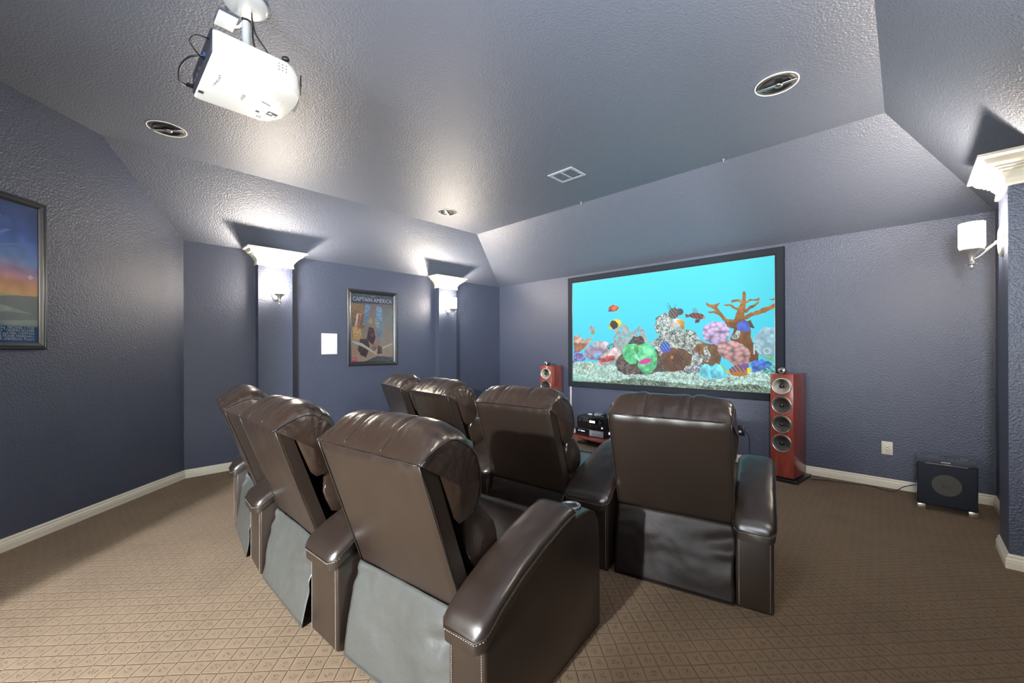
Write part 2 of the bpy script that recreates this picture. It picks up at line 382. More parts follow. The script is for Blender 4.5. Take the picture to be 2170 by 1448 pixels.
def cushion(x0, x1, prof, nx, seams=(), amp=.004, seed=0, puff=.012, sidepuff=.012):
    """prof: closed (y,z) loop; lofted along x, puffed between the ends and the seams"""
    n = len(prof); cy = sum(p[0] for p in prof)/n; cz = sum(p[1] for p in prof)/n; mb = MB(); loops = []
    for s in (.98,.7,.4,.15,.05): loops.append([(x0-sidepuff*(1-(1-s)**2)*1., cy+(p[0]-cy)*(1-s), cz+(p[1]-cz)*(1-s)) for p in prof])
    for i in range(nx+1):
        u = i/nx; x = x0+(x1-x0)*u; e = min(u,1-u)*2; B = 1-math.exp(-e/.12)
        sm = sum(math.exp(-((u-t)/.03)**2) for t in seams)
        L_ = []
        for j, (y, z) in enumerate(prof):
            d = Vector((y-cy, z-cz)); d.normalize(); k = puff*B - .012*sm + amp*nz(x*9+seed, j*.35, seed, 1.5) + amp*.9*math.exp(-e/.15)*math.sin(j*1.9+seed)
            L_.append((x, y+d.x*k, z+d.y*k))
        loops.append(L_)
    for s in (.05,.15,.4,.7,.98): loops.append([(x1+sidepuff*(1-(1-s)**2), cy+(p[0]-cy)*(1-s), cz+(p[1]-cz)*(1-s)) for p in prof])
    mb.loft(loops); return mb
def armtop(y):      # height of the arm pad's lower seam along the chair
    pts = [(.09,.395),(.12,.412),(.20,.463),(.31,.513),(.45,.560),(.60,.598),(.68,.612),(.75,.615)]
    for a, b in zip(pts, pts[1:]):
        if y <= b[0]: return a[1]+(b[1]-a[1])*(y-a[0])/(b[0]-a[0])
    return pts[-1][1]
def make_arm(parent, x, rot, wr, wf, y_off=0):
    """arm whose half width runs from wr (rear) to wf (front); x is its centre line at the rear"""
    hold = []
    M4 = Matrix.Translation((x,y_off,0)) @ Matrix.Rotation(rot,4,'Z')
    hw = lambda y: wr+(wf-wr)*(y-.12)/.82
    side = [(.12,.004),(.12,.385)]+[(y, armtop(y)-.012) for y in (.17,.25,.35,.45,.55,.64)]+[(.690,.597),(.72,.590),(.80,.584),(.86,.574),(.905,.552),(.935,.515),(.948,.46),(.952,.38),(.955,.004)]
    mb = MB(); mb.loft([[(-hw(y), y, z) for y, z in side],[(-hw(y)*.34,y,z+(.006 if z>.3 else 0)) for y,z in side],[(hw(y)*.34,y,z+(.006 if z>.3 else 0)) for y,z in side],[(hw(y), y, z) for y, z in side]])
    body = mb.build('arm', 'leather', parent, bevel=.012, segs=3); body.matrix_local = M4
    # padded cap
    NY, NX = 30, 18; loops = []; y0, y1 = .088, .690
    for i in range(NY+1):
        t = i/NY; y = y0+(y1-y0)*t; zb = armtop(y)
        e = min(1, min(t, 1)/.05); h = hw(y)+.011; rnd = (1-(1-min(1,t/.07))**2)**.5; fr = max(0,1-(max(0,(t-.965)/.035))**2)**.5
        h2 = h*(.72+.28*rnd)
        lp = []
        for k in range(NX+1):
            u = -1+2*k/NX; c = max(0,1-abs(u)**3.2)**.5
            z = zb+.010+(.036*c*(.35+.65*rnd)+.0)*(.55+.45*fr)+.002*nz(u*2+x, y*9, 1, 2)
            xx = h2*math.copysign(abs(u)**.8, u) if abs(u) < 1 else h2*u
            lp.append((xx, y, z))
        drop = .042
        lp += [(h2*.995, y, zb-.004), (h2*.97, y, zb-drop*.55-.012), (h2*.86, y, zb-drop*.6-.014), (-h2*.86, y, zb-drop*.6-.014), (-h2*.97, y, zb-drop*.55-.012), (-h2*.995, y, zb-.004)]
        loops.append(lp)
    mb = MB(); mb.loft(loops); pad = mb.build('arm_pad', 'leather', parent); smooth_by_angle(pad, 55); pad.matrix_local = M4
    path = []
    for sgn in (1,-1):
        rng = range(NY, -1, -1) if sgn > 0 else range(0, NY+1)
        for i in rng:
            t = i/NY; y = y0+(y1-y0)*t; rnd = (1-(1-min(1,t/.07))**2)**.5; h2 = (hw(y)+.011)*(.72+.28*rnd)
            path.append((sgn*(h2+.0005), y-(.002 if i == 0 else 0), armtop(y)+.007))
    mb = MB(); mb.tube(path, .0028, 6); pp = mb.build('piping', 'piping', pad, smooth=True)
    # rows of stitches down the two rear edges and along the pad seam
    mb = MB()
    for sgn in (1,-1):
        for k in range(44):
            z = .02+k*.0083
            mb.box((sgn*(hw(.12)-.016), .1185, z), (.0016,.0016,.0050))
    st = mb.build('stitching', 'thread', parent); st.matrix_local = M4; st['kind'] = 'stuff'
    mb = MB(); last = None
    for k in range(0, len(path)-1):
        a, b_ = Vector(path[k]), Vector(path[k+1]); L_ = (b_-a).length; m_ = max(1,int(L_/.010))
        for q in range(m_):
            p = a.lerp(b_, (q+.5)/m_); d = (b_-a).normalized(); rt = d.to_track_quat('X','Z').to_matrix()
            mb.box((p.x*1.003, p.y, p.z-.006), (.0055,.0014,.0014), rt)
    s2 = mb.build('stitching', 'thread', pad); s2['kind'] = 'stuff'
    mb = MB(); yy = .815
    mb.lathe([(.036,-.02),(.036,.004),(.040,.007),(.046,.006),(.049,.002),(.049,-.02)], 28, Matrix.Translation((0,yy,.590))); cup = mb.build('cup_holder', 'silver', parent, smooth=True); cup.matrix_local = M4
    mb = MB(); mb.lathe([(0,-.004),(.0365,-.004),(.0365,-.001),(0,-.001)], 24, Matrix.Translation((0,yy,.590))); well = mb.build('cup_well', 'black', cup)
def make_recliner(label, group, x, y, rot, seed, arms, skirt_m='flap_lit'):
    e = empty('recliner', (x,y,0), math.radians(rot)); tag(e, label, 'recliner', group)
    # back shell: leaning slab with soft edges
    mb = MB(); NV, NU = 26, 30; th = .074
    def P(u, v, f):
        z = .370+(.945-.370)*v; yy = .200*(1-v) + (th if f else 0)
        xx = (u*2-1)*W2; e_ = min(min(u,1-u)*2, 1)
        ed = min(u,1-u,v*1.2,(1-v)*1.2); r_ = .010*(1-min(1,ed/.035))**2
        pk = .0035*math.exp(-(1-v)/.07)*math.sin(u*31+seed*2+4*nz(u*6,seed,0)) + .004*nz(u*3+seed, v*3, seed, 1.2) + .005*math.sin(PI*u)*math.sin(PI*v)
        return (xx, yy+(r_-pk if not f else -r_), z+(.0 if f else 0))
    loops = []
    for j in range(NV+1):
        v = j/NV
        loops.append([P(i/NU, v, 0) for i in range(NU+1)]+[P(1-i/6, v, 1) for i in range(7)])
    mb.loft(loops); smooth_by_angle(mb.build('back_panel', 'leather', e), 40)
    hm, hprof = headrest_mesh(seed)
    smooth_by_angle(hm.build('headrest', 'leather_head', e), 60)
    # the two sewn channels over the crown
    for sgn in (1,-1):
        q_ = hprof(sgn*.36)[1:42]; pts = [(sgn*.36*W2, p[0]+(p[0]-.14)*.004, p[1]+.0012) for p in q_]
        mb = MB(); mb.tube(pts, .0022, 6); mb.build('seam', 'piping', e, smooth=True)
    # piping: the two welts round the head cushion's side seams
    top = resample(smoothp([(0,.945),(.02,.958),(.075,.985),(.145,1.006),(.205,.982),(.262,.938),(.288,.87),(.295,.80),(.285,.755),(.262,.722)],2), 40)
    for sgn in (1,-1):
        mb = MB(); mb.tube([(sgn*(W2+.002), a, b_+.001) for a, b_ in top], .003, 6); mb.build('piping', 'piping', e, smooth=True)
    for sgn in (1,-1):
        mb = MB(); mb.tube([(sgn*(W2-.002), .200*(1-t)-.001+.003, .370+.575*t) for t in [i/12 for i in range(13)]], .0028, 6); mb.build('piping', 'piping', e, smooth=True)
    mb = MB(); mb.tube([((i/20*2-1)*W2, -.003, .945+.001*math.sin(i*1.3+seed)) for i in range(21)], .0025, 6); mb.build('piping', 'piping', e, smooth=True)
    lum = smoothp([(.262,.735),(.31,.722),(.365,.66),(.402,.59),(.40,.545),(.36,.50),(.27,.50),(.235,.56),(.22,.64),(.235,.72),(.262,.735)],1)[:-1]
    smooth_by_angle(cushion(-W2+.01, W2-.01, lum, 36, (.33,.67), .005, seed).build('lumbar_cushion', 'leather_head', e), 60)
    seat = [(.33,.40),(.33,.475),(.36,.492),(.45,.498),(.60,.500),(.75,.498),(.83,.488),(.87,.465),(.88,.43),(.87,.38),(.84,.36),(.40,.36)]
    smooth_by_angle(cushion(-W2+.015, W2-.015, seat, 30, (), .002, seed, .008).build('seat_cushion', 'leather', e), 60)
    ft = [(.885,.10),(.885,.455),(.90,.475),(.925,.478),(.945,.46),(.950,.40),(.950,.12),(.94,.09)]
    smooth_by_angle(cushion(-W2+.015, W2-.015, ft, 24, (), .002, seed+2, .006).build('footrest', 'leather', e), 60)
    mb = MB(); mb.box((0,.56,.20), (2*W2-.04,.64,.31)); mb.build('base', 'black', e)
    # loose fabric flap hanging from the back panel to the carpet
    mb = MB()
    def S(u, v):
        xx = (u*2-1)*(W2-.004+.004*v); z = .385-.375*v; yy = .196-.080*v**.8-.004
        c1 = math.exp(-((1-u)/.25)**2); c0 = math.exp(-(u/.16)**2)
        w_ = .018*nz(u*2.2+seed, v*1.6, seed*1.7, 1.3) + .018*c1*math.exp(-((v-.28)/.22)**2)*math.sin(v*17+u*9+seed) + .014*c0*math.exp(-(v/.25)**2)*math.sin(v*30+u*12) + .004*nz(u*8, v*5, seed, 1.5)
        return (xx+.008*c1*math.sin(v*9+seed)*(1-v), yy-w_*math.sin(PI*min(1,v*.9+.08)), z)
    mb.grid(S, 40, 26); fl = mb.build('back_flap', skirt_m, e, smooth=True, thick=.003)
    if skirt_m == 'flap_lit': fl['label'] = 'loose fabric flap hanging below the leather back, coloured paler as if lit'
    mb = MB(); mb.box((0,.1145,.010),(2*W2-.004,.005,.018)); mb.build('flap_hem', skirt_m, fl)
    for a in arms: make_arm(e, *a)
    return e
BR, FR = 'recliners in the back row', 'recliners in the front row'
a1 = math.radians(-3.4); a2 = math.radians(3.4)
# arms: (x centre at rear, rotation, half width rear, half width front, y offset)
END = lambda s: (s*(W2+.088), 0, .083, .083, 0)
def mid(dx, dy, drot, wr, wf):         # arm shared with the neighbour on the right; dx, dy: centre of the gap
    return (dx, drot, wr, wf, dy)
def row(chairs, group, gaps):
    out = []
    for i, (x, y, rot, label, seed, sk) in enumerate(chairs):
        arms = []
        if i == 0: arms.append(END(-1))
        if i == len(chairs)-1: arms.append(END(1))
        else:
            x2, y2, r2 = chairs[i+1][:3]
            A = Matrix.Translation((x,y,0)) @ Matrix.Rotation(math.radians(rot),4,'Z'); B = Matrix.Translation((x2,y2,0)) @ Matrix.Rotation(math.radians(r2),4,'Z')
            pr, pl = A @ Vector((W2,.12,0)), B @ Vector((-W2,.12,0)); qr, ql = A @ Vector((W2,.94,0)), B @ Vector((-W2,.94,0))
            wr = (pl-pr).length/2-.030; wf = max(.03,(ql-qr).length/2-.030); c = (pr+pl)/2; d = (qr+ql)/2-c
            ang = math.atan2(-d.x, d.y); c = c - Vector((-math.sin(ang), math.cos(ang),0))*.12
            lc = A.inverted() @ c; arms.append((lc.x, ang-math.radians(rot), min(wr,gaps), wf, lc.y))
        out.append(make_recliner(label, group, x, y, rot, seed, arms, sk))
    return out
row([(-3.325,.62,-6.9,'brown leather recliner at the left end of the back row, nearest the left wall',1.3,'flap_lit'),
     (-2.36,.585,0,'brown leather recliner in the middle of the back row of three',2.9,'flap_lit'),
     (-1.413,.685,6.9,'brown leather recliner nearest the camera, at the right end of the back row',4.1,'flap_lit')], BR, .17)
row([(-3.78,2.13,-12,'brown leather recliner at the far left end of the front row, half hidden',6.2,'flap_shaded'),
     (-2.90,1.985,-5,'brown leather recliner second from the left in the front row',7.7,'flap_shaded'),
     (-1.86,1.90,5,'brown leather recliner in the front row left of the gap that shows the stereo receiver',9.4,'flap_shaded'),
     (-.912,2.098,12,'brown leather recliner at the right end of the front row, nearest the right tower speaker',11.8,'flap_shaded')], FR, .2)
REEF = '''[[[200,160,150],5,[255,303,261,503,285,543,321,569,349,528,374,476,389,505,411,532,452,461,457,382,422,364,349,304,311,252]],[[150,190,205],1,[922,397,936,437,948,457,964,483,984,485,1000,478,999,265,948,273,925,355]],[[180,216,205],6,[0,178,61,203,113,202,271,173,348,141,410,99,553,133,707,133,824,137,931,157,999,177,1002,-3,0,-21]],[[135,160,140],2,[0,2,148,10,252,25,373,61,525,45,732,28,910,60,1003,33,1002,-3,0,-21]],[[150,205,190],1,[0,53,61,46,105,22,0,-9]],[[205,172,155],1,[3,459,39,472,69,426,95,425,131,454,122,402,91,348,39,289,3,320]],[[160,110,85],1,[3,394,69,381,106,380,76,336,39,289,3,320]],[[148,140,208],2,[3,326,39,297,91,259,80,214,38,202,2,183]],[[165,150,178],1,[80,303,87,336,120,366,170,346,218,319,265,303,245,261,170,217,113,221,84,259]],[[205,198,208],1,[195,375,193,364,186,356,176,350,165,348,152,350,142,356,136,366,133,376,136,387,143,397,153,402,165,404,177,401,186,395,193,386]],[[200,190,200],1,[242,358,239,342,232,327,221,317,208,314,195,317,184,328,176,342,174,360,176,377,184,391,195,401,208,404,221,400,232,390,239,376]],[[110,190,200],2,[265,351,264,340,259,330,253,324,245,322,238,324,231,330,227,340,225,351,227,362,231,372,238,378,245,380,253,378,259,372,264,362]],[[120,170,215],1,[191,261,189,248,184,238,176,230,166,228,157,230,149,237,143,247,142,260,143,273,149,283,157,290,166,293,176,290,184,283,189,273]],[[210,195,195],1,[170,226,198,277,232,314,272,346,304,314,311,252,285,210,252,180,197,169]],[[192,88,80],1,[168,230,211,253,252,272,272,267,260,220,218,202,180,194]],[[230,120,130],0,[166,222,184,212,198,173,180,180]],[[205,165,120],1,[87,165,96,149,78,148]],[[205,165,120],1,[125,151,97,137,91,152]],[[205,165,120],1,[111,126,84,133,99,143]],[[205,165,120],1,[63,123,75,141,90,133]],[[205,165,120],1,[48,147,83,152,77,137]],[[105,95,90],2,[346,375,361,415,380,440,419,443,434,413,437,364,374,354]],[[112,98,92],2,[271,188,285,241,314,288,361,304,446,314,503,328,526,285,534,132,469,103,323,90,288,127]],[[185,195,190],2,[463,378,509,425,526,468,559,490,586,483,623,481,659,486,683,459,703,413,727,376,746,332,746,261,703,196,673,149,632,119,537,127,520,266,503,324]],[[205,225,220],2,[486,518,498,590,515,618,540,641,567,622,583,559,586,483,526,458,504,454]],[[108,76,52],1,[520,256,542,313,580,338,628,323,673,268,668,213,637,175,632,143,537,132]],[[126,92,55],1,[673,328,698,368,727,372,788,348,802,270,788,196,746,190,712,197,727,269,703,287]],[[195,205,205],2,[723,336,737,354,744,305,751,261,746,216,727,233]],[[170,180,190],2,[632,147,673,186,693,232,712,215,717,134,648,116]],[[128,82,42],1,[798,583,838,537,869,559,907,522,911,438,923,355,942,285,939,223,868,220,834,399,845,476,816,512]],[[170,115,55],1,[731,678,752,660,756,683,735,699]],[[170,115,55],1,[761,671,760,666,759,663,756,660,754,660,752,661,749,664,748,668,747,673,748,678,750,681,752,684,754,685,756,683,759,680,760,676]],[[170,115,55],1,[750,662,769,637,776,658,758,682]],[[170,115,55],1,[779,646,779,642,777,638,775,636,773,635,770,636,768,639,767,644,766,648,767,653,768,657,770,660,773,660,775,659,777,656,779,652]],[[170,115,55],1,[767,641,785,590,797,604,778,654]],[[170,115,55],1,[798,596,797,591,796,587,794,585,791,584,788,585,786,588,785,593,784,598,785,603,786,608,788,610,791,611,794,610,796,606,797,601]],[[170,115,55],1,[786,589,806,543,817,561,796,605]],[[170,115,55],1,[819,551,818,546,817,541,814,539,811,538,809,539,806,543,805,547,804,553,805,557,806,562,809,565,811,565,814,564,817,561,818,557]],[[170,115,55],1,[810,538,841,522,844,550,813,565]],[[170,115,55],1,[850,535,849,530,848,525,845,522,843,522,840,523,837,526,835,531,835,537,835,542,837,547,840,549,843,551,845,549,848,546,849,541]],[[170,115,55],1,[845,522,888,547,883,576,840,550]],[[170,115,55],1,[893,561,893,555,891,551,889,547,886,547,883,548,881,551,879,557,878,562,879,568,881,573,883,575,886,577,889,575,891,571,893,567]],[[170,115,55],1,[889,547,922,569,917,597,883,576]],[[170,115,55],1,[927,582,927,577,925,572,922,569,919,568,916,569,914,573,912,578,912,584,912,589,914,595,916,597,919,598,922,597,925,593,927,588]],[[170,115,55],1,[922,569,955,589,950,619,917,597]],[[170,115,55],1,[960,603,959,597,957,592,955,589,952,588,949,590,947,593,945,599,944,605,945,611,947,616,949,619,952,620,955,618,958,614,959,610]],[[170,115,55],1,[955,589,1003,624,997,654,949,619]],[[170,115,55],1,[1008,638,1007,632,1006,626,1003,624,1000,622,997,624,995,628,993,634,992,640,993,646,995,650,997,654,1000,654,1003,653,1006,649,1007,644]],[[170,115,55],1,[754,676,789,691,782,664,770,634]],[[170,115,55],1,[742,610,766,609,765,626,742,625]],[[170,115,55],1,[770,617,770,614,769,611,767,610,765,609,764,610,762,612,761,615,761,618,761,622,762,624,764,626,766,626,767,626,769,624,770,620]],[[170,115,55],1,[764,610,782,593,786,612,767,626]],[[170,115,55],1,[790,601,789,597,788,594,786,592,784,592,782,593,780,595,779,599,779,603,779,607,780,610,782,612,784,613,786,612,788,610,789,605]],[[170,115,55],1,[880,531,886,583,860,602,849,554]],[[170,115,55],1,[886,591,886,581,883,573,878,567,873,566,868,569,863,575,861,583,860,594,861,604,864,612,868,618,873,619,878,616,883,610,886,601]],[[170,115,55],1,[886,585,890,636,869,649,860,600]],[[170,115,55],1,[890,641,890,633,887,626,884,622,880,621,875,623,872,628,870,636,869,644,870,652,872,658,875,662,880,664,884,661,887,656,890,649]],[[170,115,55],1,[889,632,895,666,881,683,870,653]],[[170,115,55],1,[896,674,896,668,894,662,891,660,888,658,885,660,883,664,881,670,880,676,881,682,883,687,885,690,888,691,891,689,894,685,896,680]],[[170,115,55],1,[896,675,891,751,880,751,880,674]],[[170,115,55],1,[891,750,890,745,889,743,887,740,885,740,883,741,881,744,880,747,880,752,880,756,881,760,883,762,885,762,887,761,889,758,890,754]],[[170,115,55],1,[805,662,830,660,829,676,805,674]],[[170,115,55],1,[834,667,834,664,832,662,831,660,829,660,828,660,826,662,826,665,825,668,826,672,826,674,828,676,829,676,831,675,832,673,834,670]],[[170,115,55],1,[827,661,849,629,854,646,832,674]],[[170,115,55],1,[857,637,857,633,855,630,854,628,851,627,849,628,848,630,846,634,846,638,846,642,848,646,849,648,852,648,854,647,855,644,857,641]],[[170,115,55],1,[849,628,866,611,871,634,854,647]],[[170,115,55],1,[875,622,875,617,873,613,871,610,869,610,866,611,864,614,863,618,862,624,863,628,864,632,866,634,869,635,871,634,873,631,875,627]],[[180,125,65],1,[840,675,870,689,867,709,837,697]],[[180,125,65],1,[874,698,874,694,873,691,871,689,869,689,867,690,865,692,864,695,864,699,864,703,865,707,867,709,869,709,871,708,873,705,874,702]],[[180,125,65],1,[866,691,884,668,889,683,872,707]],[[180,125,65],1,[891,674,890,671,889,668,888,666,886,666,884,666,883,669,882,672,881,676,882,679,883,682,884,684,886,685,888,683,889,681,890,678]],[[180,125,65],1,[887,666,913,680,910,696,884,684]],[[180,125,65],1,[916,687,915,685,914,682,913,680,911,680,910,681,909,683,907,685,907,689,907,692,909,695,910,696,912,697,913,695,914,693,915,691]],[[180,125,65],1,[912,680,943,686,942,701,911,697]],[[180,125,65],1,[946,693,945,690,945,688,944,686,942,686,941,687,940,689,939,691,939,694,939,697,940,699,941,701,942,701,944,700,945,698,945,695]],[[170,115,55],1,[890,595,915,628,908,648,882,621]],[[170,115,55],1,[917,638,916,633,915,630,913,627,911,626,909,628,907,630,906,634,905,639,906,643,907,647,909,649,911,650,913,648,915,646,917,642]],[[170,115,55],1,[915,628,942,664,938,678,908,648]],[[170,115,55],1,[944,670,944,668,943,665,942,664,940,663,939,664,937,666,936,668,936,672,936,675,937,678,939,679,940,680,942,678,943,676,944,674]],[[170,115,55],1,[979,683,1000,677,1000,689,980,691]],[[170,115,55],1,[1003,683,1003,680,1002,678,1001,677,1000,677,999,678,998,679,998,681,997,683,998,685,998,687,999,688,1000,689,1001,688,1002,687,1003,685]],[[100,70,50],1,[890,532,911,543,925,483,907,488]],[[204,180,222],4,[834,449,830,415,817,386,799,367,777,361,754,368,735,389,722,419,717,455,722,491,735,520,755,539,777,543,799,534,818,514,830,484]],[[170,165,215],4,[723,412,774,358,825,391,816,365,777,347,732,385]],[[200,210,205],2,[838,417,851,450,869,491,877,449,864,399,845,390]],[[190,150,150],4,[909,267,899,242,882,226,858,222,833,232,809,253,790,282,779,316,779,348,790,374,808,390,832,392,858,381,881,359,899,330,909,298]],[[175,135,135],4,[908,215,901,200,889,190,873,190,855,198,838,212,825,233,818,256,818,277,825,293,838,302,855,302,873,293,889,278,901,258,908,236]],[[82,112,222],1,[907,480,904,466,896,457,887,453,877,455,867,464,860,478,857,494,857,510,861,524,868,533,878,537,888,533,897,524,904,511,908,495]],[[74,122,210],4,[910,209,927,234,951,249,979,232,993,212,971,184,947,165,921,147]],[[125,190,110],1,[948,268,999,263,999,233,976,244]],[[100,190,195],2,[951,166,999,225,999,153,971,143]],[[92,205,140],1,[312,278,320,330,336,360,380,380,404,359,428,376,463,373,486,338,501,289,506,236,497,168,477,123,445,98,419,119,404,163,400,214,389,191,355,194,323,232]],[[120,232,165],1,[410,354,457,358,486,304,492,226,469,147,439,116,410,174,410,264,434,304]],[[85,160,95],1,[383,360,404,359,410,304,398,279,383,314]],[[170,235,205],0,[380,279,395,279,417,224,410,214,386,243]],[[192,78,45],1,[296,711,294,699,288,689,279,683,268,680,256,682,246,689,239,698,236,710,237,721,244,731,253,738,265,741,276,738,286,732,293,722]],[[60,90,150],0,[226,686,246,715,253,683]],[[222,110,60],1,[294,713,293,707,290,701,284,698,277,697,270,697,264,701,259,707,258,713,259,719,262,725,268,729,275,730,282,729,288,725,293,719]],[[235,215,60],1,[309,580,310,563,305,545,295,530,282,520,267,516,253,519,241,528,235,543,234,561,239,579,249,594,263,604,278,608,292,604,303,595]],[[60,50,45],1,[289,569,291,553,289,537,283,525,275,517,265,516,255,520,247,531,242,545,241,562,242,577,248,590,257,597,267,599,276,594,284,583]],[[225,210,60],0,[232,531,246,546,259,516,239,515]],[[170,180,195],1,[146,522,148,504,147,488,143,476,137,470,130,471,123,479,117,493,113,511,111,529,112,546,116,558,121,564,128,562,136,554,142,540]],[[165,160,110],0,[148,498,148,490,147,482,144,476,140,473,136,473,131,476,128,482,125,490,125,499,126,506,129,512,133,516,137,516,142,512,145,506]],[[220,70,160],0,[472,233,471,223,466,212,456,202,445,194,432,190,421,189,413,193,409,200,410,210,416,222,425,232,437,240,450,244,460,244,468,240]],[[190,80,170],0,[410,184,413,214,425,204]],[[85,125,215],3,[567,335,563,317,556,303,547,294,537,293,528,300,521,313,517,331,517,350,521,368,528,383,538,390,547,391,556,384,563,371,567,354]],[[95,90,200],0,[571,314,570,309,566,303,559,299,552,296,544,295,537,296,532,299,530,304,531,309,535,315,541,319,549,322,557,323,564,322,569,319]],[[95,60,45],3,[629,234,625,222,616,213,605,210,593,212,582,220,573,232,568,247,568,262,572,275,581,284,592,287,604,285,615,276,624,264,629,249]],[[200,110,60],0,[585,255,584,249,582,243,579,240,576,238,573,239,570,243,569,248,568,255,569,261,570,267,573,271,576,272,579,271,582,267,584,262]],[[60,60,65],0,[585,626,549,705,548,704,582,623]],[[60,60,65],0,[549,705,549,704,549,704,549,703,549,703,548,703,548,704,548,705,548,705,548,705,548,706,548,706,549,706,549,706,549,706,549,705]],[[60,60,65],0,[585,626,558,723,556,722,582,624]],[[60,60,65],0,[558,723,558,722,557,721,557,721,557,721,556,721,556,722,556,722,556,723,556,723,556,724,556,724,557,724,557,724,557,723,558,723]],[[60,60,65],0,[585,626,568,698,567,697,582,624]],[[60,60,65],0,[569,697,568,697,568,697,568,696,567,696,567,696,567,697,567,697,567,697,567,698,567,699,567,699,567,699,568,699,568,699,568,698]],[[60,60,65],0,[585,624,595,698,593,699,582,626]],[[60,60,65],0,[595,699,595,698,595,697,595,697,594,697,594,697,594,697,593,698,593,699,593,699,594,699,594,700,594,700,595,700,595,699,595,699]],[[60,60,65],0,[584,623,616,676,615,678,582,626]],[[60,60,65],0,[616,677,616,676,616,676,616,676,615,676,615,676,615,676,614,676,614,677,614,678,615,678,615,678,615,678,616,678,616,678,616,677]],[[60,60,65],0,[584,622,626,656,625,658,583,627]],[[60,60,65],0,[627,657,627,656,626,656,626,656,626,656,625,656,625,656,625,656,625,657,625,658,625,658,625,658,626,658,626,658,626,658,627,658]],[[120,105,100],3,[608,604,601,591,592,583,582,583,573,589,565,602,561,619,560,637,564,654,571,667,580,674,590,674,599,668,607,656,611,639,611,621]],[[90,85,95],1,[628,634,627,624,623,616,619,611,613,610,607,612,601,618,598,627,597,637,598,647,602,655,607,660,613,662,619,658,623,652,627,644]],[[218,218,210],1,[634,534,631,516,623,502,613,492,599,490,586,494,574,505,567,521,564,539,567,557,575,572,586,581,599,583,613,579,624,567,631,552]],[[222,165,50],1,[602,567,623,579,637,545,636,490,620,486,617,528]],[[110,60,60],0,[680,614,675,660,673,660,678,614]],[[110,60,60],0,[675,660,675,660,674,659,674,659,674,659,674,659,674,659,673,660,673,660,673,660,674,661,674,662,674,662,674,661,674,661,675,660]],[[110,60,60],0,[686,614,681,660,679,659,684,613]],[[110,60,60],0,[681,659,681,659,680,658,680,658,680,658,680,658,679,658,679,659,679,660,679,660,679,660,680,660,680,660,680,660,680,660,681,660]],[[110,60,60],0,[692,613,687,659,685,658,690,612]],[[110,60,60],0,[687,658,687,658,686,658,686,657,686,657,686,657,685,658,685,658,685,658,685,659,685,660,686,660,686,660,686,660,686,660,687,659]],[[110,60,60],0,[698,612,692,658,691,658,696,612]],[[110,60,60],0,[692,658,692,657,692,657,692,656,692,656,692,656,691,657,691,658,691,658,691,658,691,659,692,659,692,659,692,659,692,658,692,658]],[[120,85,95],0,[639,618,664,605,664,590,641,586]],[[138,74,62],3,[728,581,725,573,717,568,705,567,692,569,678,576,667,585,660,597,658,607,662,616,670,621,682,622,696,619,709,612,720,603,726,592]],[[90,60,70],0,[686,568,708,567,701,539,684,537]],[[205,140,120],0,[731,579,730,575,729,572,727,570,724,569,722,571,720,573,718,577,718,581,718,585,720,588,722,591,724,591,727,590,729,587,730,584]],[[112,214,232],1,[701,124,710,169,727,208,744,200,758,167,772,210,790,207,808,188,823,145,826,102,792,85,746,87,712,102]],[[85,170,200],1,[748,163,760,168,779,103,760,97]],[[150,200,90],0,[793,200,811,184,820,141,806,157]],[[225,190,60],0,[820,158,837,163,835,129,822,133]],[[152,112,120],3,[908,178,906,162,898,147,886,133,871,125,855,123,841,127,831,137,827,151,829,168,837,184,850,198,865,206,881,207,895,203,904,193]],[[120,85,160],0,[906,198,905,190,902,184,896,179,890,175,884,175,878,178,874,184,872,190,873,198,877,204,882,210,889,212,895,212,901,210,905,204]],[[180,120,45],0,[902,136,899,129,892,123,881,118,868,115,855,116,843,119,835,125,833,131,835,139,843,145,855,150,868,153,881,152,892,149,899,143]],[[245,215,50],0,[914,165,913,157,911,151,909,147,905,145,902,146,899,150,898,157,897,164,898,172,899,179,902,183,905,185,909,184,911,180,913,173]]]'''
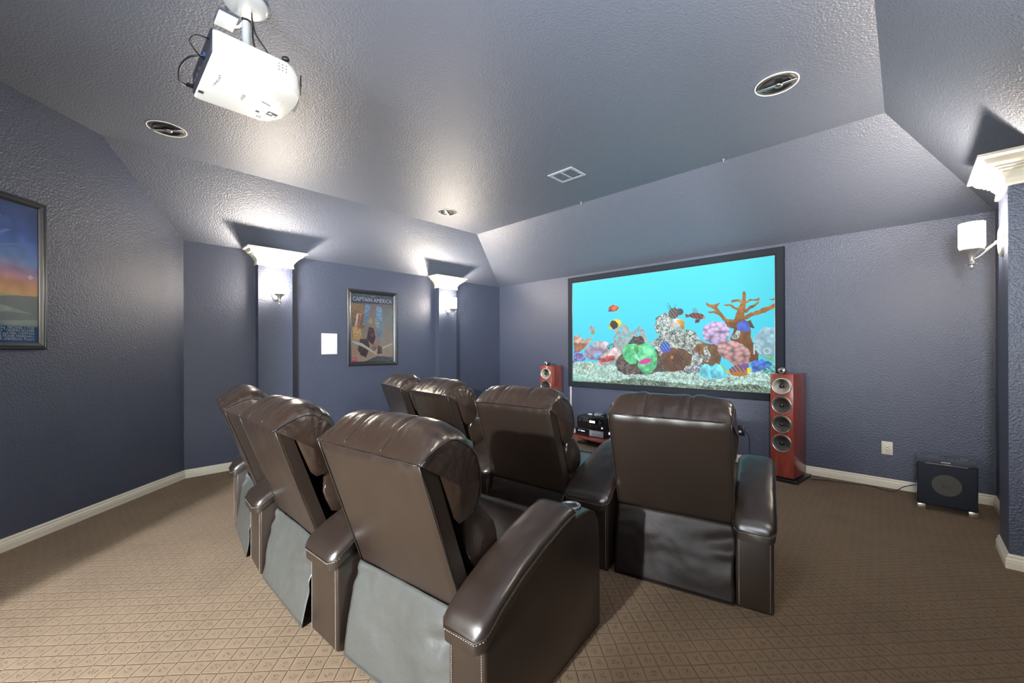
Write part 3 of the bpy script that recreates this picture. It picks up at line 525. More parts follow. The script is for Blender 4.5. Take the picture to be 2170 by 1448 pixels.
# ------------------------------------------------------------------ flat prints painted on fine meshes
class Canvas:
    def __init__(s, w, h, col):
        s.w, s.h = w, h; s.x, s.y = np.meshgrid((np.arange(w)+.5)/w, (np.arange(h)+.5)/h); s.a = np.zeros((h,w,3)); s.a[:] = col; s.rng = np.random.RandomState(7)
        s.n = {k: s.noise(k) for k in (90,40,14,5)}
        s.f1 = .6*s.noise(w//2-3)+.4*s.noise(w//7); s.f1 = (s.f1-.5)*1.7+.5; s.f2 = s.noise(w//4)
        cx = s.x*w/15; cy = s.y*h/11; ci, cj = np.floor(cy).astype(int), np.floor(cx).astype(int); best = np.full((h,w),9.); G = s.rng.rand(80,80,2)
        for di in (-1,0,1):
            for dj in (-1,0,1):
                g = G[(ci+di)%80,(cj+dj)%80]; best = np.minimum(best, (cx-(cj+dj+g[...,0]))**2+(cy-(ci+di+g[...,1]))**2)
        s.cell = 1-np.clip(np.sqrt(best)/.85,0,1)**1.6
    def noise(s, cells):
        gh = max(2,int(cells*s.h/s.w)); g = s.rng.rand(gh+2, cells+2); yy = s.y*gh; xx = s.x*cells; i = yy.astype(int); j = xx.astype(int); fy = yy-i; fx = xx-j
        return (g[i,j]*(1-fx)+g[i,j+1]*fx)*(1-fy)+(g[i+1,j]*(1-fx)+g[i+1,j+1]*fx)*fy
    def mask(s, pts):
        m = np.zeros((s.h,s.w),bool); n = len(pts)
        for i in range(n):
            x0,y0 = pts[i]; x1,y1 = pts[(i+1)%n]
            if y0 == y1: continue
            c = ((y0 > s.y) != (y1 > s.y)) & (s.x < (x1-x0)*(s.y-y0)/(y1-y0)+x0); m ^= c
        return m
    def poly(s, pts, col, tex=0, alpha=1):
        pts = [(px+0, py+0) for px, py in pts]
        wx = (s.n[40]-.5)*.010 if tex in (1,2,4,5,6) else 0
        sx, sy = s.x, s.y
        if tex in (1,2,4,5,6): s.x = sx+wx; s.y = sy+(s.n[90]-.5)*.014
        m = s.mask(pts); s.x, s.y = sx, sy
        col = np.array(col, float); f = np.ones((s.h,s.w))
        if tex == 1: f = .72+.55*s.n[40]*.6+.35*(s.n[90]-.3)
        elif tex == 2: f = np.clip(.36+s.f1*.95, .3, 1.22)
        elif tex == 3: f = np.where(np.sin((s.x*1.2+s.y*.5)*330) > .2, 1.15, .72)
        elif tex == 6: f = np.clip(.66+s.f1*.6, .5, 1.2)
        elif tex == 4: f = .62+.52*s.cell+.12*(s.n[90]-.5)
        elif tex == 5: m = m & (s.f2 > .34); f = .75+.5*s.f1; f = f[...]
        yc = s.y[m]
        if tex in (1,4) and m.sum() > 30: f = f*(.9+.22*(s.y-yc.min())/max(yc.max()-yc.min(),1e-3))
        v = np.clip(col[None,None,:]*f[:,:,None],0,255); s.a[m] = s.a[m]*(1-alpha)+v[m]*alpha
    def mesh(s, name, m, parent, org, ex, ey, glare=None):
        """org lower left, ex/ey full edge vectors"""
        w, h = s.w, s.h; org, ex, ey = map(Vector,(org,ex,ey)); O = np.array(org); EX = np.array(ex); EY = np.array(ey)
        ii, jj = np.meshgrid(np.arange(w+1)/w, np.arange(h+1)/h); co = O+ii[...,None]*EX+jj[...,None]*EY
        idx = np.arange((w+1)*(h+1)).reshape(h+1,w+1); fc = np.stack([idx[:-1,:-1],idx[:-1,1:],idx[1:,1:],idx[1:,:-1]],-1).reshape(-1,4)
        me = bpy.data.meshes.new(name); me.vertices.add((w+1)*(h+1)); me.vertices.foreach_set('co', co.reshape(-1).astype(np.float32))
        me.loops.add(len(fc)*4); me.polygons.add(len(fc)); me.loops.foreach_set('vertex_index', fc.reshape(-1)); me.polygons.foreach_set('loop_start', np.arange(0,len(fc)*4,4)); me.update(calc_edges=True)
        a = s.a/255; li = np.where(a <= .04045, a/12.92, ((a+.055)/1.055)**2.4); li = li if glare is None else li*glare[...,None]; li = np.concatenate([li, np.ones((h,w,1))],-1)
        at = me.color_attributes.new('print','FLOAT_COLOR','CORNER'); at.data.foreach_set('color', np.repeat(li.reshape(-1,4),4,axis=0).reshape(-1).astype(np.float32))
        o = bpy.data.objects.new(name, me); COL.objects.link(o); me.materials.append(m); o.parent = parent; return o
def frame_bars(parent, org, ex, ey, nrm, W, H, prof, m, name='frame'):
    """moulded frame: prof = (distance inward from outer edge, height out of wall)"""
    ex, ey, nrm = Vector(ex), Vector(ey), Vector(nrm); org = Vector(org); mb = MB(); loops = []
    for cx, cy, sx, sy in ((0,0,1,1),(W,0,-1,1),(W,H,-1,-1),(0,H,1,-1),(0,0,1,1)):
        loops.append([org+ex*(cx+sx*a)+ey*(cy+sy*a)+nrm*b for a, b in prof])
    mb.loft(loops, cap=False); bmesh.ops.remove_doubles(mb.bm, verts=mb.bm.verts, dist=1e-6); o = mb.build(name, m, parent); return smooth_by_angle(o, 25)
# projection screen
SX0, SX1, SZ0, SZ1 = -3.772, -.940, .735, 2.402
IX0, IX1, IZ0, IZ1 = -3.686, -1.030, .819, 2.312
e = empty('projection_screen', ((SX0+SX1)/2, D, SZ0)); tag(e, 'large wall screen in a black velvet frame showing a bright coral reef aquarium', 'screen')
o0 = Vector((SX0-(SX0+SX1)/2, 0, 0))
fr = frame_bars(e, o0, (1,0,0), (0,0,1), (0,-1,0), SX1-SX0, SZ1-SZ0, [(0,.002),(0,.045),(.006,.055),(.070,.060),(.084,.048),(.086,.040),(.086,.002)], 'matte')
frame_bars(e, o0+Vector((.084,0,.084)), (1,0,0), (0,0,1), (0,-1,0), SX1-SX0-.168, SZ1-SZ0-.168, [(0,.038),(0,.051),(.003,.051),(.003,.038)], 'silver', 'inner_trim')
cv = Canvas(640, 360, (74,222,246))
g = np.stack([72+8*(cv.y-.3), 205+34*cv.y, 240+14*cv.y],-1); cv.a[:] = np.clip(g,0,255)
cv.a *= (1-.05*np.clip((cv.x-.85)/.15,0,1))[...,None]
water0 = cv.a.copy()
for col, tex, fl in json.loads(REEF):
    cv.poly([(fl[i]/1000, fl[i+1]/1000) for i in range(0,len(fl),2)], col, tex, .8 if tex == 5 else 1)
M['screen'] = print_mat('projected_image', .95)
pic = cv.mesh('screen_image', M['screen'], e, o0+Vector((.086,-.040,.084)), (IX1-IX0+.002,0,0), (0,0,IZ1-IZ0+.004), 1+.04*(np.abs(cv.a-water0).sum(-1) < 1)); pic['label'] = 'projected picture of fish, corals and pale sand under cyan water'
M['faint'] = mat('faint_caption', (.02,.02,.02), .9, emit=(.55,.75,.80), es=.85)
text('caption', 'Ro', .165, 'faint', e, axes(o0+Vector((.086+2.438,-.0415,.084+.425)), (1,0,0), (0,0,1)))
# posters
def poster(label, org, ex, nrm, W, H, painter, fw):
    ex, nrm = Vector(ex).normalized(), Vector(nrm).normalized(); e = empty('framed_poster', org); tag(e, label, 'poster')
    frame_bars(e, (0,0,0), ex, (0,0,1), nrm, W, H, [(0,.001),(0,.020),(.006,.026),(.014,.027),(.018,.022),(.026,.024),(.038,.019),(.048,.011),(fw-.004,.013),(fw,.012),(fw,.004)], 'frame')
    painter(e, ex*fw+Vector((0,0,fw))+nrm*.006, ex, nrm, W-2*fw, H-2*fw)
    mb = MB(); q = ex*(fw-.002)+Vector((0,0,fw-.002))+nrm*.009; w_, h_ = W-2*fw+.004, H-2*fw+.004
    mb.quad([q, q+ex*w_, q+ex*w_+Vector((0,0,h_)), q+Vector((0,0,h_))]); mb.build('glass', 'pane', e)
    return e
M['print'] = print_mat('poster_print', 0)
M['ink'] = mat('white_ink', (.85,.87,.9), .6)
def comic(e, org, ex, nrm, w_, h_):
    cv = Canvas(170, 250, (120,105,95)); cv.a[:] = np.stack([110+70*(1-cv.y)+25*cv.n[5], 105+60*(1-cv.y)+15*cv.n[14], 108+25*(1-cv.y)+25*cv.n[14]],-1)
    P = cv.poly
    P([(0,.86),(1,.88),(1,1),(0,1)], (70,85,105), 1)
    P([(.0,.45),(.3,.5),(.28,.85),(0,.86)], (150,120,90), 1); P([(.05,.3),(.25,.35),(.2,.5),(.02,.52)], (235,190,120), 1)
    P([(.24,.5),(.33,.86),(.45,.83),(.36,.6)], (120,165,205), 1); P([(.62,.3),(.55,.6),(.6,.84),(.72,.82),(.72,.4)], (130,170,205), 1)
    P([(.06,.45),(.12,.7),(.17,.72),(.12,.5)], (235,240,245), 1); P([(.13,.45),(.2,.72),(.24,.72),(.19,.5)], (215,120,80), 1)
    P([(.35,.34),(.40,.52),(.52,.5),(.56,.36),(.5,.24)], (75,60,70), 1); P([(.42,.38),(.5,.44),(.5,.36)], (165,70,80), 1)
    P([(.38,.6),(.46,.66),(.5,.56),(.44,.54)], (190,175,140), 1); P([(.54,.55),(.64,.62),(.62,.5)], (200,180,150), 1)
    P([(.2,.33),(.38,.34),(.42,.22),(.34,.06),(.22,.09),(.14,.18)], (72,62,66), 1); P([(.45,.2),(.62,.3),(.66,.26),(.52,.14)], (165,135,120), 1)
    P([(.0,.29),(.25,.22),(.55,.11),(.68,.08),(.5,.16),(.25,.27),(0,.31)], (225,225,220)); P([(.48,.13),(.62,.19),(.98,.28),(.98,.25),(.6,.15)], (215,215,210))
    P([(.60,.1),(.72,.12),(.72,.22),(.62,.24)], (110,75,65), 1); P([(.3,0),(1,0),(1,.06),(.6,.08)], (85,95,105), 1)
    P([(0,0),(.13,0),(.13,.06),(0,.06)], (225,90,120))
    P([(.0,0),(.012,0),(.012,.09),(0,.09)], (225,110,140))
    cv.a = 255*(np.clip(cv.a,0,255)/255)**.66
    cv.mesh('print', M['print'], e, org, ex*w_, Vector((0,0,h_)))
    T = lambda s, u, v, size, xs=1, al='LEFT': text('lettering', s, size, 'ink', e, axes(org+ex*(u*w_)+Vector((0,0,v*h_))+nrm*.0008, ex, (0,0,1)), al, .0003, xs)
    T('CAPTAIN AMERICA', .5, .895, .078, .86, 'CENTER'); T('MARVEL', .5, .975, .016, 1, 'CENTER'); T('A BRAND NEW ERA', .5, .845, .022, 1, 'CENTER') if False else None
    T('MARVEL', .01, .028, .024, .8)
poster('framed comic poster with white title lettering on the left wall between two columns', (L+.001,2.387,1.094), (0,1,0), (1,0,0), .731, 1.030, comic, .058)
def film(e, org, ex, nrm, w_, h_):
    cv = Canvas(170, 260, (60,80,150)); y = cv.y[...,None]; n = cv.n[14][...,None]
    stops = [(0,(30,70,110)),(.12,(45,90,125)),(.15,(150,165,155)),(.30,(190,200,185)),(.33,(255,205,130)),(.42,(250,180,130)),(.48,(225,165,190)),(.60,(120,160,225)),(.75,(80,110,200)),(1,(60,75,125))]
    ys = [s_[0] for s_ in stops]
    for c_ in range(3): cv.a[...,c_] = np.interp(cv.y+(cv.n[5]-.5)*.06, ys, [s_[1][c_] for s_ in stops])*(.88+.24*cv.n[14])
    P = cv.poly
    for k in range(7): P([(.35,.62),(.55+.08*k,.98-.09*k),(.60+.08*k,.98-.09*k)], (190,215,245), 0, .35)
    P([(.5,.30),(.75,.335),(1,.345),(1,.20),(.8,.24)], (128,135,130), 0, .8); P([(.45,.14),(1,.17),(1,.21),(.7,.22)], (118,130,135), 0, .7)
    P([(0,0),(1,0),(1,.115),(0,.115)], (20,62,110)); 
    P([(.9,.48),(.93,.5),(.96,.48),(.93,.46)], (250,240,230))
    cv.a = 255*(np.clip(cv.a,0,255)/255)**.66
    cv.mesh('print', M['print'], e, org, ex*w_, Vector((0,0,h_)))
    rows = ['FUTURE"  starring  MICHAEL J. FOX','THOMPSON · CRISPIN GLOVER','BOB GALE and NEIL CANTON','KENNEDY and FRANK MARSHALL','ROBERT ZEMECKIS   A UNIVERSAL Picture']
    for k, s_ in enumerate(rows): text('lettering', s_, .0235, 'ink', e, axes(org+ex*(w_*.965)+Vector((0,0,h_*(.098-.0205*k)))+nrm*.0008, ex, (0,0,1)), 'RIGHT', .0003, .92)
s2 = math.sqrt(.5); pe = Vector((-4.432,K+4.432,1.322)); exv = Vector((-s2,s2,0))
poster('framed film poster of a blue and orange sky cut by the left picture edge', pe-exv*.731+Vector((s2,s2,0))*.001, exv, (s2,s2,0), .731, 1.030, film, .047)
# small white panel on the left wall
e = empty('wall_panel', (L,2.158,1.388)); tag(e, 'plain white rectangular panel on the left wall beside the comic poster', 'panel')
mb = MB(); mb.box((.006,0,0),(.012,.198,.266)); mb.build('frame', 'white', e, bevel=.003)
mb = MB(); mb.box((.0125,0,0),(.002,.180,.248)); mb.build('cover', 'white', e, bevel=.001)
# ------------------------------------------------------------------ ceiling things
def ceiling_speaker(x, y, label, ang):
    e = empty('ceiling_speaker', (x,y,CZ), ang); tag(e, label, 'speaker', 'round speakers set into the ceiling')
    mb = MB(); mb.lathe([(.119,0),(.127,-.001),(.128,-.004),(.125,-.007),(.122,-.007),(.119,-.003)], 40); r_ = mb.build('rim', 'white', e, smooth=True)
    mb = MB(); mb.lathe([(.120,-.003),(.096,-.0045),(.090,-.0035),(.080,-.002),(.078,-.0015),(.02,-.001),(0,-.001)], 40); mb.build('baffle', 'cone', e, smooth=True)
    mb = MB(); mb.lathe([(.088,-.004),(.090,-.010),(.084,-.012),(.080,-.006)], 36); mb.build('surround', 'black', e, smooth=True)
    mb = MB(); mb.lathe([(.079,-.004),(.05,-.002),(.022,-.0015),(.018,-.012),(0,-.016)], 30); mb.build('cone', 'dark', e, smooth=True)
    mb = MB(); mb.box((0,0,-.013),(.225,.026,.007)); mb.lathe([(.012,-.004),(.026,-.008),(.024,-.016),(.014,-.020),(0,-.021)], 20, Matrix.Translation((.012,0,-.006))); mb.build('tweeter_bridge', 'silver', e, bevel=.002)
    for a in (.7,2.4,3.9,5.5):
        mb = MB(); mb.lathe([(0,-.006),(.004,-.006),(.004,-.003),(0,-.003)], 8, Matrix.Translation((.104*math.cos(a),.104*math.sin(a),-.0)));  mb.build('screw', 'black', e)
ceiling_speaker(-4.225,.447,'round ceiling speaker left of the projector', .9)
ceiling_speaker(-.620,3.192,'largest looking round ceiling speaker, above the right end of the screen', .1)
ceiling_speaker(-4.240,3.215,'smallest looking round ceiling speaker, above the far left wall column', 2.2)
e = empty('air_vent', (-2.470,3.370,CZ)); tag(e, 'rectangular two-bay air vent in the ceiling near the screen', 'vent')
fr = frame_bars(e, (-.147,-.125,0), (1,0,0), (0,1,0), (0,0,-1), .294, .250, [(0,0),(0,.006),(.004,.010),(.026,.010),(.030,.004),(.030,0)], 'vent')
mb = MB(); mb.box((0,0,-.001),(.24,.196,.002)); mb.build('duct_backing', 'dark', e)
mb = MB(); mb.box((0,0,-.006),(.014,.192,.009)); mb.build('centre_bar', 'vent', e)
for cx in (-.062,.062):
    for k in range(8):
        mb = MB(); mb.box((cx,-.084+k*.024,-.0065),(.108,.017,.0018), Matrix.Rotation(.55,3,'X')); mb.build('slat', 'vent', e)
for x in (-1.224,-2.808):
    mb = MB(); mb.lathe([(0,0),(.012,0),(.012,-.003),(.004,-.004),(.004,-.018),(.0,-.018)], 12); mb.tube([(0,0,-.016),(.006,0,-.024),(0,0,-.030),(-.007,0,-.024)], .002, 6)
    o = mb.build('ceiling_hook', 'vent', None); o.location = (x,4.12,CZ)
    tag(o, 'tiny hook on the ceiling crease, the one nearer the '+('right' if x > -2 else 'left')+' end of the screen', 'hook', 'tiny hooks at the ceiling crease')
mb = MB(); mb.box((0,0,-.004),(.125,.086,.008)); o = mb.build('cover_plate', 'white', None, bevel=.003); o.location = (-2.612,.521,CZ)
tag(o, 'white rectangular junction cover plate on the ceiling beside the projector mount', 'plate')
# ------------------------------------------------------------------ projector on its ceiling mount
e = empty('projector', (-2.555,.615,2.825)); tag(e, 'white projector hanging under the ceiling on a pole, seen from below', 'projector')
ox, oy = -2.555, .615
# mount
mb = MB(); mb.lathe([(.030,0),(.095,-.0),(.100,-.008),(.096,-.022),(.080,-.030),(.028,-.032)], 40, Matrix.Translation((-2.405-ox,.565-oy,CZ-2.825))); mb.build('ceiling_plate', 'steel', e, smooth=True)
mb = MB(); mb.box((-2.405-ox,.565-oy,CZ-2.835-.045),(.052,.034,.075)); mb.build('swivel_block', 'cream', e, bevel=.004)
mb = MB(); mb.tube([(-2.405-ox,.565-oy,CZ-2.835-.07),(-2.405-ox,.565-oy,.0)], .019, 20); pole = mb.build('pole', 'steel', e); smooth_by_angle(pole, 50)
mb = MB(); mb.lathe([(0,.0),(.021,.0),(.021,.014),(0,.014)], 20, Matrix.Translation((-2.405-ox,.565-oy,CZ-2.835-.092))); mb.build('collar', 'black', pole)
mb = MB(); mb.lathe([(0,0),(.040,0),(.040,.010),(.026,.014),(0,.014)], 24, Matrix.Translation((-2.405-ox,.565-oy,-.002))); mb.build('socket', 'black', pole)
# body: lofted plan outline, bowed front
def outline(dx, f, r_):
    pts = []
    hx = .252+dx; yb, yf = -.205, .175+f
    for x, y in [(-hx+.012,yb),(-hx,yb+.02),(-hx+.002,yf-.06),(-hx+.03,yf-.02),(-hx*.55,yf+.028),(-hx*.2,yf+.040),(hx*.25,yf+.040),(hx*.6,yf+.026),(hx-.03,yf-.02),(hx-.002,yf-.06),(hx,yb+.02),(hx-.012,yb)]: pts.append((x,y))
    return pts
mb = MB(); lv = [(-.136,-.018,-.012),(-.132,-.006,-.004),(-.120,0,0),(-.085,.003,.004),(-.050,.003,.004),(-.046,.001,.002),(-.020,-.008,-.002),(-.006,-.030,-.02),(0,-.06,-.04)]
mb.loft([[(x,y,z) for x, y in outline(dx,ff,0)] for z, dx, ff in lv]); body = mb.build('casing', 'white', e, bevel=.004); smooth_by_angle(body, 32)
mb = MB(); mb.box((0,-.2065,-.068),(.46,.012,.110)); rp_ = mb.build('rear_panel', 'dark', e, bevel=.003)
for x in (-.16,-.10,-.03): 
    mb = MB(); mb.box((x,-.2135,-.085),(.034,.004,.016)); mb.build('socket', 'silver', rp_)
mb = MB(); mb.box((.10,-.2135,-.080),(.03,.012,.014)); mb.build('plug', 'bluep', rp_)['label'] = 'blue cable plug'
fy = .215
mb = MB(); mb.lathe([(.045,0),(.070,0),(.070,.018),(.060,.020),(.048,.004)], 32, Matrix.Translation((0,fy-.006,-.062)) @ Matrix.Rotation(-PI/2,4,'X')); mb.build('lens_ring', 'grey', e, smooth=True)
mb = MB(); mb.lathe([(.048,.002),(.030,.012),(0,.016)], 28, Matrix.Translation((0,fy-.006,-.062)) @ Matrix.Rotation(-PI/2,4,'X')); mb.build('lens', 'lens', e, smooth=True)
for sx in (-1,1):
    for k in range(5):
        mb = MB(); mb.box((sx*.165,.203-.0,-.035-k*.014),(.09,.006,.004), Matrix.Rotation(-sx*.30,3,'Z')); mb.build('vent_slot', 'dark', e)
for x, y in ((-.19,.15),(.19,.15),(0,-.16)):
    mb = MB(); mb.lathe([(0,-.150),(.014,-.149),(.016,-.142),(.016,-.134),(0,-.134)], 16, Matrix.Translation((x,y,.0))); mb.build('foot', 'white' , e, smooth=True) if False else mb.bm.free()
# details on the underside (facing down)
dz = -.1365
def under(name, m, x, y, sx, sy, rz=0): 
    b_ = MB(); b_.box((x,y,dz),(sx,sy,.0016), Matrix.Rotation(rz,3,'Z')); return b_.build(name, m, e)
under('vent_well','dark',-.118,.140,.044,.050,.1); under('vent_rib','silver',-.118,.140,.004,.046,.1).location.z = -.001
under('vent_rib','cream',-.130,.152,.014,.014,.1).location.z = -.0008; under('vent_rib','cream',-.108,.130,.012,.012,.1).location.z = -.0008
under('screw_well','dark',-.140,.072,.018,.018); under('label_plate','grey',-.195,.092,.026,.026); under('slot','dark',-.022,.085,.004,.050,.3); under('label_plate','steel',.018,.126,.060,.018,.2)
for x,y in ((.060,.123),(.060,.140)): under('screw_well','grey',x,y,.008,.003)
under('notch','dark',-.150,-.190,.026,.022)
# side intake grille facing the camera side
b_ = MB(); b_.box((.2545,.085,-.068),(.003,.056,.050)); gr = b_.build('side_grille','cream',e)
for iy in range(3):
    for iz in range(3):
        b_ = MB(); b_.box((.2562,.068+iy*.017,-.053-iz*.015),(.002,.011 if (iy+iz)%2 else .003,.003 if (iy+iz)%2 else .010)); b_.build('grille_slot','dark',gr)
Mu = lambda x, y, rz: Matrix.Translation((x,y,dz-.0006)) @ Matrix.Rotation(rz,4,'Z') @ Matrix.Rotation(PI,4,'X')
text('lettering','EPSON',.021,'grey',e,Mu(-.045,-.030,PI),'CENTER')
text('lettering','Epson 3LCD projector',.010,'grey',e,Mu(.045,-.155,PI),'CENTER') if False else None
for k, (a, b2) in enumerate(((.100,.012),(.078,.018),(.055,.010),(.035,.016),(.010,.020),(-.012,.008))): under('small_print','grey',a-.02,-.150+.004*math.sin(k),b2,.006)
# cables
def cable(label, pts, r_, m='black', name='cable', cat='cable', parent=None, grp=None, off=(0,0,0)):
    pts = [Vector(p)-Vector(off) for p in pts]
    P = [Vector(p) for p in pts]; out = []
    for i in range(len(P)-1):
        p0 = P[max(i-1,0)]; p1 = P[i]; p2 = P[i+1]; p3 = P[min(i+2,len(P)-1)]
        for k in range(8):
            t = k/8; out.append(.5*((2*p1)+(-p0+p2)*t+(2*p0-5*p1+4*p2-p3)*t*t+(-p0+3*p1-3*p2+p3)*t**3))
    out.append(P[-1]); mb = MB(); mb.tube(out, r_, 8); o = mb.build(name, m, parent, smooth=True)
    if not parent: tag(o, label, cat, grp)
    return o
cable('', [(-2.766,.385,2.742),(-2.759,.365,2.735),(-2.715,.338,2.725),(-2.614,.326,2.735),(-2.505,.344,2.740),(-2.457,.377,2.745),(-2.436,.407,2.745)], .0045, name='power_cable', parent=e, off=(ox,oy,2.835))
cable('', [(-2.473,.405,2.745),(-2.43,.373,2.735),(-2.372,.336,2.735),(-2.338,.329,2.735),(-2.304,.345,2.745),(-2.349,.400,2.78)], .0028, name='video_cable', parent=e, off=(ox,oy,2.835))
cable('', [(-2.380,.60,2.84),(-2.379,.588,2.90),(-2.386,.588,2.98),(-2.392,.585,3.035)], .0042, name='pole_cable', parent=e, off=(ox,oy,2.835))
mb = MB(); mb.lathe([(0,.012),(.016,.012),(.018,.008),(.018,-.006),(0,-.006)], 16, Matrix.Translation((.222,.110,.0))); mb.build('adjustment_dial','black',e, smooth=True)
cable('black cable hanging beside the projector pole on its right', [(-2.40,.585,3.038),(-2.378,.588,2.98),(-2.372,.60,2.92),(-2.36,.64,2.86),(-2.36,.66,2.825)], .0035, name='signal_cable', parent=e, off=(ox,oy,2.835))
cable('curved white cable from the ceiling cover plate to the projector pole', [(-2.60,.53,CZ-.008),(-2.575,.545,CZ-.030),(-2.51,.56,CZ-.055),(-2.43,.565,CZ-.062)], .007, 'white', name='white_cable', parent=e, off=(ox,oy,2.835))
mb = MB(); mb.tube([(-2.768-ox,.408-oy,-.090),(-2.764-ox,.375-oy,-.094)], .011, 10); mb.build('cable_plug','black',e)
# ------------------------------------------------------------------ tower speakers
def tower(label, loc, rz):
    """origin: floor below the centre of the front face; front faces -Y"""
    e = empty('tower_speaker', loc, rz); tag(e, label, 'speaker', 'cherry tower speakers beside the screen')
    mb = MB(); mb.box((0,.175,.0225),(.275,.40,.025)); pl = mb.build('plinth','black',e, bevel=.003)
    for x in (-.12,.12):
        for y in (.0,.35):
            mb = MB(); mb.lathe([(0,0),(.009,.001),(.011,.010),(0,.011)], 10, Matrix.Translation((x,y,0))); mb.build('foot','silver',pl)
    mb = MB(); mb.box((0,.175,.550),(.20,.35,1.010)); cab = mb.build('cabinet','cherry',e, bevel=.003)
    for k, z in enumerate((.940,.752,.565,.378)):
        mx = Matrix.Translation((0,0,z)) @ Matrix.Rotation(PI/2,4,'X')
        mb = MB(); mb.lathe([(.079,0),(.088,0),(.088,.006),(.085,.009),(.080,.007),(.077,.002)], 40, mx); mb.build('trim_ring','silver' if k else 'silver',e, smooth=True)
        mb = MB()
        if k == 0: mb.lathe([(.078,.004),(.074,.0045),(.05,.0015),(.022,.001),(.020,.002),(0,.002)], 36, mx)
        else: mb.lathe([(.079,.003),(.074,.008),(.068,.003),(.066,.002),(.03,.001),(0,.001)], 36, mx)
        c_ = mb.build('driver_cone','paper_cone' if k == 0 else 'cone',e, smooth=True); c_['label'] = 'pale silver midrange cone' if k == 0 else 'dark woofer cone'
        mb = MB(); mb.lathe([(.022,.001),(.022,.006),(.018,.012),(.009,.016),(0,.017)], 20, mx); mb.build('dust_cap','black',c_, smooth=True)
    mx = Matrix.Translation((0,.0,1.090)) @ Matrix.Rotation(-PI/2,4,'X')
    mb = MB(); mb.lathe([(.030,-.002),(.031,.010),(.030,.05),(.024,.10),(.012,.15),(0,.165)], 28, mx); tw = mb.build('tweeter','gloss',e, smooth=True); tw['label'] = 'bullet shaped black tweeter on top'
    mb = MB(); mb.lathe([(.0,-.005),(.010,-.006),(.012,-.002),(.024,-.003),(.030,-.004),(.031,.006),(.0,.006)], 28, mx); mb.build('tweeter_ring','silver',tw, smooth=True)
    mb = MB(); mb.lathe([(0,-.012),(.008,-.010),(.012,-.003),(0,-.002)], 16, mx); mb.build('tweeter_dome','black',tw, smooth=True)
    mb = MB(); mb.box((0,.035,1.059),(.016,.05,.012)); mb.build('tweeter_foot','black',tw)
    text('lettering','Bowers & Wilkins',.0082,'silver',e,axes((0,-.0008,.245),(1,0,0),(0,0,1)),'CENTER')
    return e
tower('cherry wood tower speaker standing right of the screen', (-.886,4.735,0), math.radians(-8))
tower('cherry wood tower speaker at the far left of the screen, mostly hidden', (-3.945,4.83,0), math.radians(8))
# ------------------------------------------------------------------ subwoofer
e = empty('subwoofer', (.224,4.715,0)); tag(e, 'black cube subwoofer on silver feet by the right wall corner', 'subwoofer')
mb = MB(); mb.box((0,.185,.2165),(.333,.37,.333)); mb.build('cabinet','gloss',e, bevel=.004)
mb = MB(); mb.box((0,-.006,.2165),(.326,.014,.326)); gr = mb.build('grille','matte',e, bevel=.004)
mx = Matrix.Translation((0,-.0135,.2215)) @ Matrix.Rotation(PI/2,4,'X')
M['sub1'] = mat('grille_ring_grey', (.055,.050,.042), .6); M['sub2'] = mat('grille_disc_grey', (.030,.028,.024), .6)
mb = MB(); mb.lathe([(.062,0),(.083,0),(.083,.0015),(.062,.0015)], 40, mx); mb.build('cone_ring','sub1',gr, smooth=False)
mb = MB(); mb.lathe([(0,0),(.0615,0),(.0615,.0006),(0,.0006)], 36, mx); mb.build('cone_disc','sub2',gr)
text('lettering','REL',.036,'black',e,axes((0,-.0155,.198),(1,0,0),(0,0,1)),'CENTER')
mb = MB(); mb.tube([(-.115,-.013,.381),(.115,-.013,.381)], .0018, 6); mb.build('grille_trim','silver',e)
mb = MB(); mb.box((0,.075,.3838),(.052,.016,.0016)); mb.build('badge','white',e)
for x in (-.141,.141):
    for y in (.012,.345):
        mb = MB(); mb.box((x,y,.024),(.050,.050,.048)); mb.build('foot','silver',e, bevel=.002)
cable('thin black cable lying along the baseboard to the subwoofer', [(-.69,4.98,.008),(-.55,5.07,.006),(-.40,5.10,.006),(-.24,5.13,.006),(-.10,5.05,.012),(-.02,5.10,.06),(.06,5.09,.10)], .0035, name='floor_cable')
# ------------------------------------------------------------------ wall plates and cable cover
e = empty('wall_outlet', (-.135,D,.370)); tag(e, 'cream wall plate with two coaxial jacks low on the screen wall', 'outlet')
mb = MB(); mb.box((0,-.003,0),(.078,.006,.122)); mb.build('plate','cream',e, bevel=.0025)
for z in (-.014,.014):
    mb = MB(); mb.lathe([(0,.016),(.0035,.016),(.0045,.015),(.0045,.006),(.008,.005),(.008,0),(0,0)], 12, Matrix.Translation((0,-.006,z)) @ Matrix.Rotation(PI/2,4,'X')); mb.build('jack','silver',e)
for z in (-.042,.042):
    mb = MB(); mb.lathe([(0,.001),(.003,.001),(.003,0),(0,0)], 8, Matrix.Translation((0,-.006,z)) @ Matrix.Rotation(PI/2,4,'X')); mb.build('screw','silver',e)
e = empty('wall_outlet', (-1.372,D,.365)); tag(e, 'black wall outlet with plugged cords behind the right front recliner', 'outlet')
mb = MB(); mb.box((0,-.003,0),(.072,.006,.118)); mb.build('plate','black',e, bevel=.0025)
mb = MB(); mb.box((-.006,-.018,-.008),(.026,.028,.022)); mb.build('plug','white',e, bevel=.004)
mb = MB(); mb.box((.004,-.016,.026),(.026,.024,.022)); mb.build('plug','black',e, bevel=.004)
cable('thin dark cord drooping from the black outlet down the wall', [(-1.352,D-.028,.375),(-1.31,D-.02,.355),(-1.29,D-.014,.30),(-1.285,D-.010,.16),(-1.285,D-.020,.10)], .003, name='outlet_cord')
mb = MB(); mb.box((0,-.008,.33),(.028,.016,.66)); o = mb.build('cord_cover','steel',None, bevel=.004); o.location = (-3.752,D,.085); tag(o, 'narrow vertical cord cover below the left end of the screen', 'cord cover')
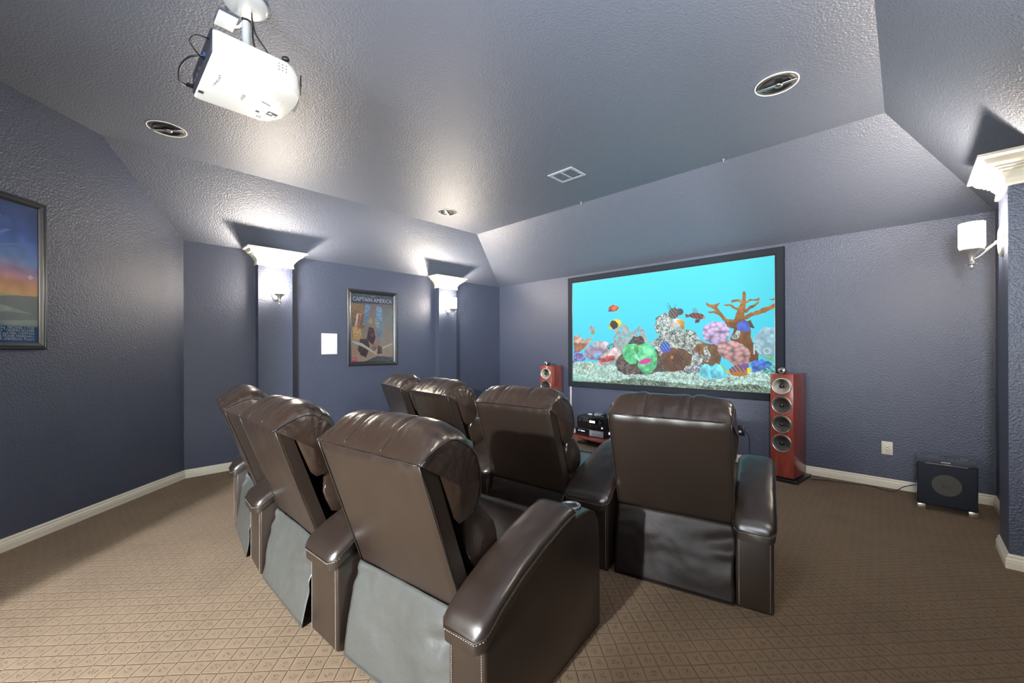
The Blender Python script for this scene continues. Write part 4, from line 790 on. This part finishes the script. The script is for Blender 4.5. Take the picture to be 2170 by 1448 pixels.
# ------------------------------------------------------------------ receiver stack on its stand
sx, sy = -3.0, 4.92
e = empty('media_stand', (-2.42,4.98,0)); tag(e, 'low stand with a curved cherry red shelf under the screen', 'stand')
mb = MB(); arc = [(-1.02+2.04*i/24, -.24-.14*max(0,math.sin(PI*i/24))**.8) for i in range(25)]+[(1.02,.19),(-1.02,.19)]
mb.ext([(x,y,.086) for x, y in arc], (0,0,.024)); mb.build('shelf','cherry',e, bevel=.004)
mb = MB(); mb.ext([(x*.9,y*.8,.0) for x, y in arc], (0,0,.02)); mb.build('plinth','black',e)
for x in (-.85,0,.85):
    mb = MB(); mb.tube([(x,0,.018),(x,0,.088)], .028, 16); mb.build('leg','black',e)
def unit(name, label, cat, x, y, z, wx, dy, hz):
    e = empty(name, (x,y,z)); tag(e, label, cat); mb = MB(); mb.box((0,dy/2,hz/2+.004),(wx,dy,hz-.008)); mb.build('case','black',e, bevel=.003)
    for a in (-1,1):
        for b_ in (.04,dy-.04):
            mb = MB(); mb.lathe([(0,0),(.014,0),(.016,.005),(0,.005)], 12, Matrix.Translation((a*(wx/2-.05),b_,0))); mb.build('foot','dark',e)
    return e
p = unit('power_amplifier','flat black power amplifier under the receiver on the red shelf','amplifier',-3.14,4.78,.110,.455,.36,.098)
mb = MB(); mb.box((-.115,-.003,.050),(.215,.006,.082)); fp = mb.build('front_panel','gloss',p, bevel=.001)
mb = MB(); mb.box((.115,-.002,.050),(.215,.005,.080)); mb.build('front_panel','vent',p, bevel=.001)
mb = MB(); mb.box((-.165,-.0065,.066),(.012,.002,.012)); mb.build('display_light','disp',fp)
for k in range(5):
    mb = MB(); mb.box((-.130+k*.014,-.0065,.064),(.010,.002,.010)); mb.build('display_light','disp',fp)
mb = MB(); mb.box((.2285,.18,.05),(.003,.10,.03)); mb.build('side_light','led',p)['label'] = 'blue lit side vent'
r_ = unit('av_receiver','black stereo receiver with a lit display and dials, stacked on the amplifier','receiver',-3.125,4.79,.210,.435,.34,.168)
mb = MB(); mb.box((0,-.003,.084),(.433,.006,.156)); fp = mb.build('front_panel','gloss',r_, bevel=.0015)
mb = MB(); mb.box((.03,-.0065,.105),(.088,.002,.030)); mb.build('display','disp',fp)
for x, z, q in ((-.165,.118,.020),(.155,.100,.018),(.150,.128,.010)):
    mb = MB(); mb.lathe([(0,.018),(q-.002,.018),(q,.015),(q,0),(0,0)], 24, Matrix.Translation((x,-.006,z)) @ Matrix.Rotation(PI/2,4,'X')); mb.build('dial','dark',fp)
mb = MB(); mb.box((.09,-.0065,.062),(.24,.002,.002)); mb.build('trim_line','cherry',fp)
for k in range(5):
    mb = MB(); mb.box((.0+k*.026,-.007,.046),(.012,.003,.005)); mb.build('button','silver',fp)
mb = MB(); mb.box((.185,-.007,.036),(.016,.004,.016)); mb.build('power_light','led',fp)['label'] = 'bright blue power light'
for k in range(4):
    mb = MB(); mb.box((.218,.07,.05+k*.025),(.003,.05,.008)); mb.build('side_vent','dark',r_)
def small(name, label, cat, x, y, z, d, m, rz=0, bev=.004):
    mb = MB(); mb.box((0,0,d[2]/2), d); o = mb.build(name, m, None, bevel=bev, segs=3); o.location = (x,y,z); o.rotation_euler.z = rz; return tag(o, label, cat)
zt = .378
small('streaming_box','small rounded dark grey streaming box on top of the receiver','streaming box',-3.11,4.98,zt,(.105,.105,.030),'vent',.1,.012)
small('remote_sensor','small white block on the left of the receiver top','sensor',-3.245,4.97,zt,(.06,.03,.014),'white')
small('remote_control','long black remote lying at the front edge of the receiver top','remote',-3.03,4.84,zt,(.20,.045,.018),'gloss',-.12)
small('network_switch','flat black box with a thin aerial on the right of the receiver top','box',-2.965,5.02,zt,(.13,.10,.026),'black',.05)
cable('', [(-3.0,5.06,zt+.026),(-3.03,5.065,zt+.08)], .0012, name='aerial', parent=bpy.data.objects['network_switch']).matrix_parent_inverse = Matrix.Rotation(-.05,4,'Z') @ Matrix.Translation((2.965,-5.02,-zt))
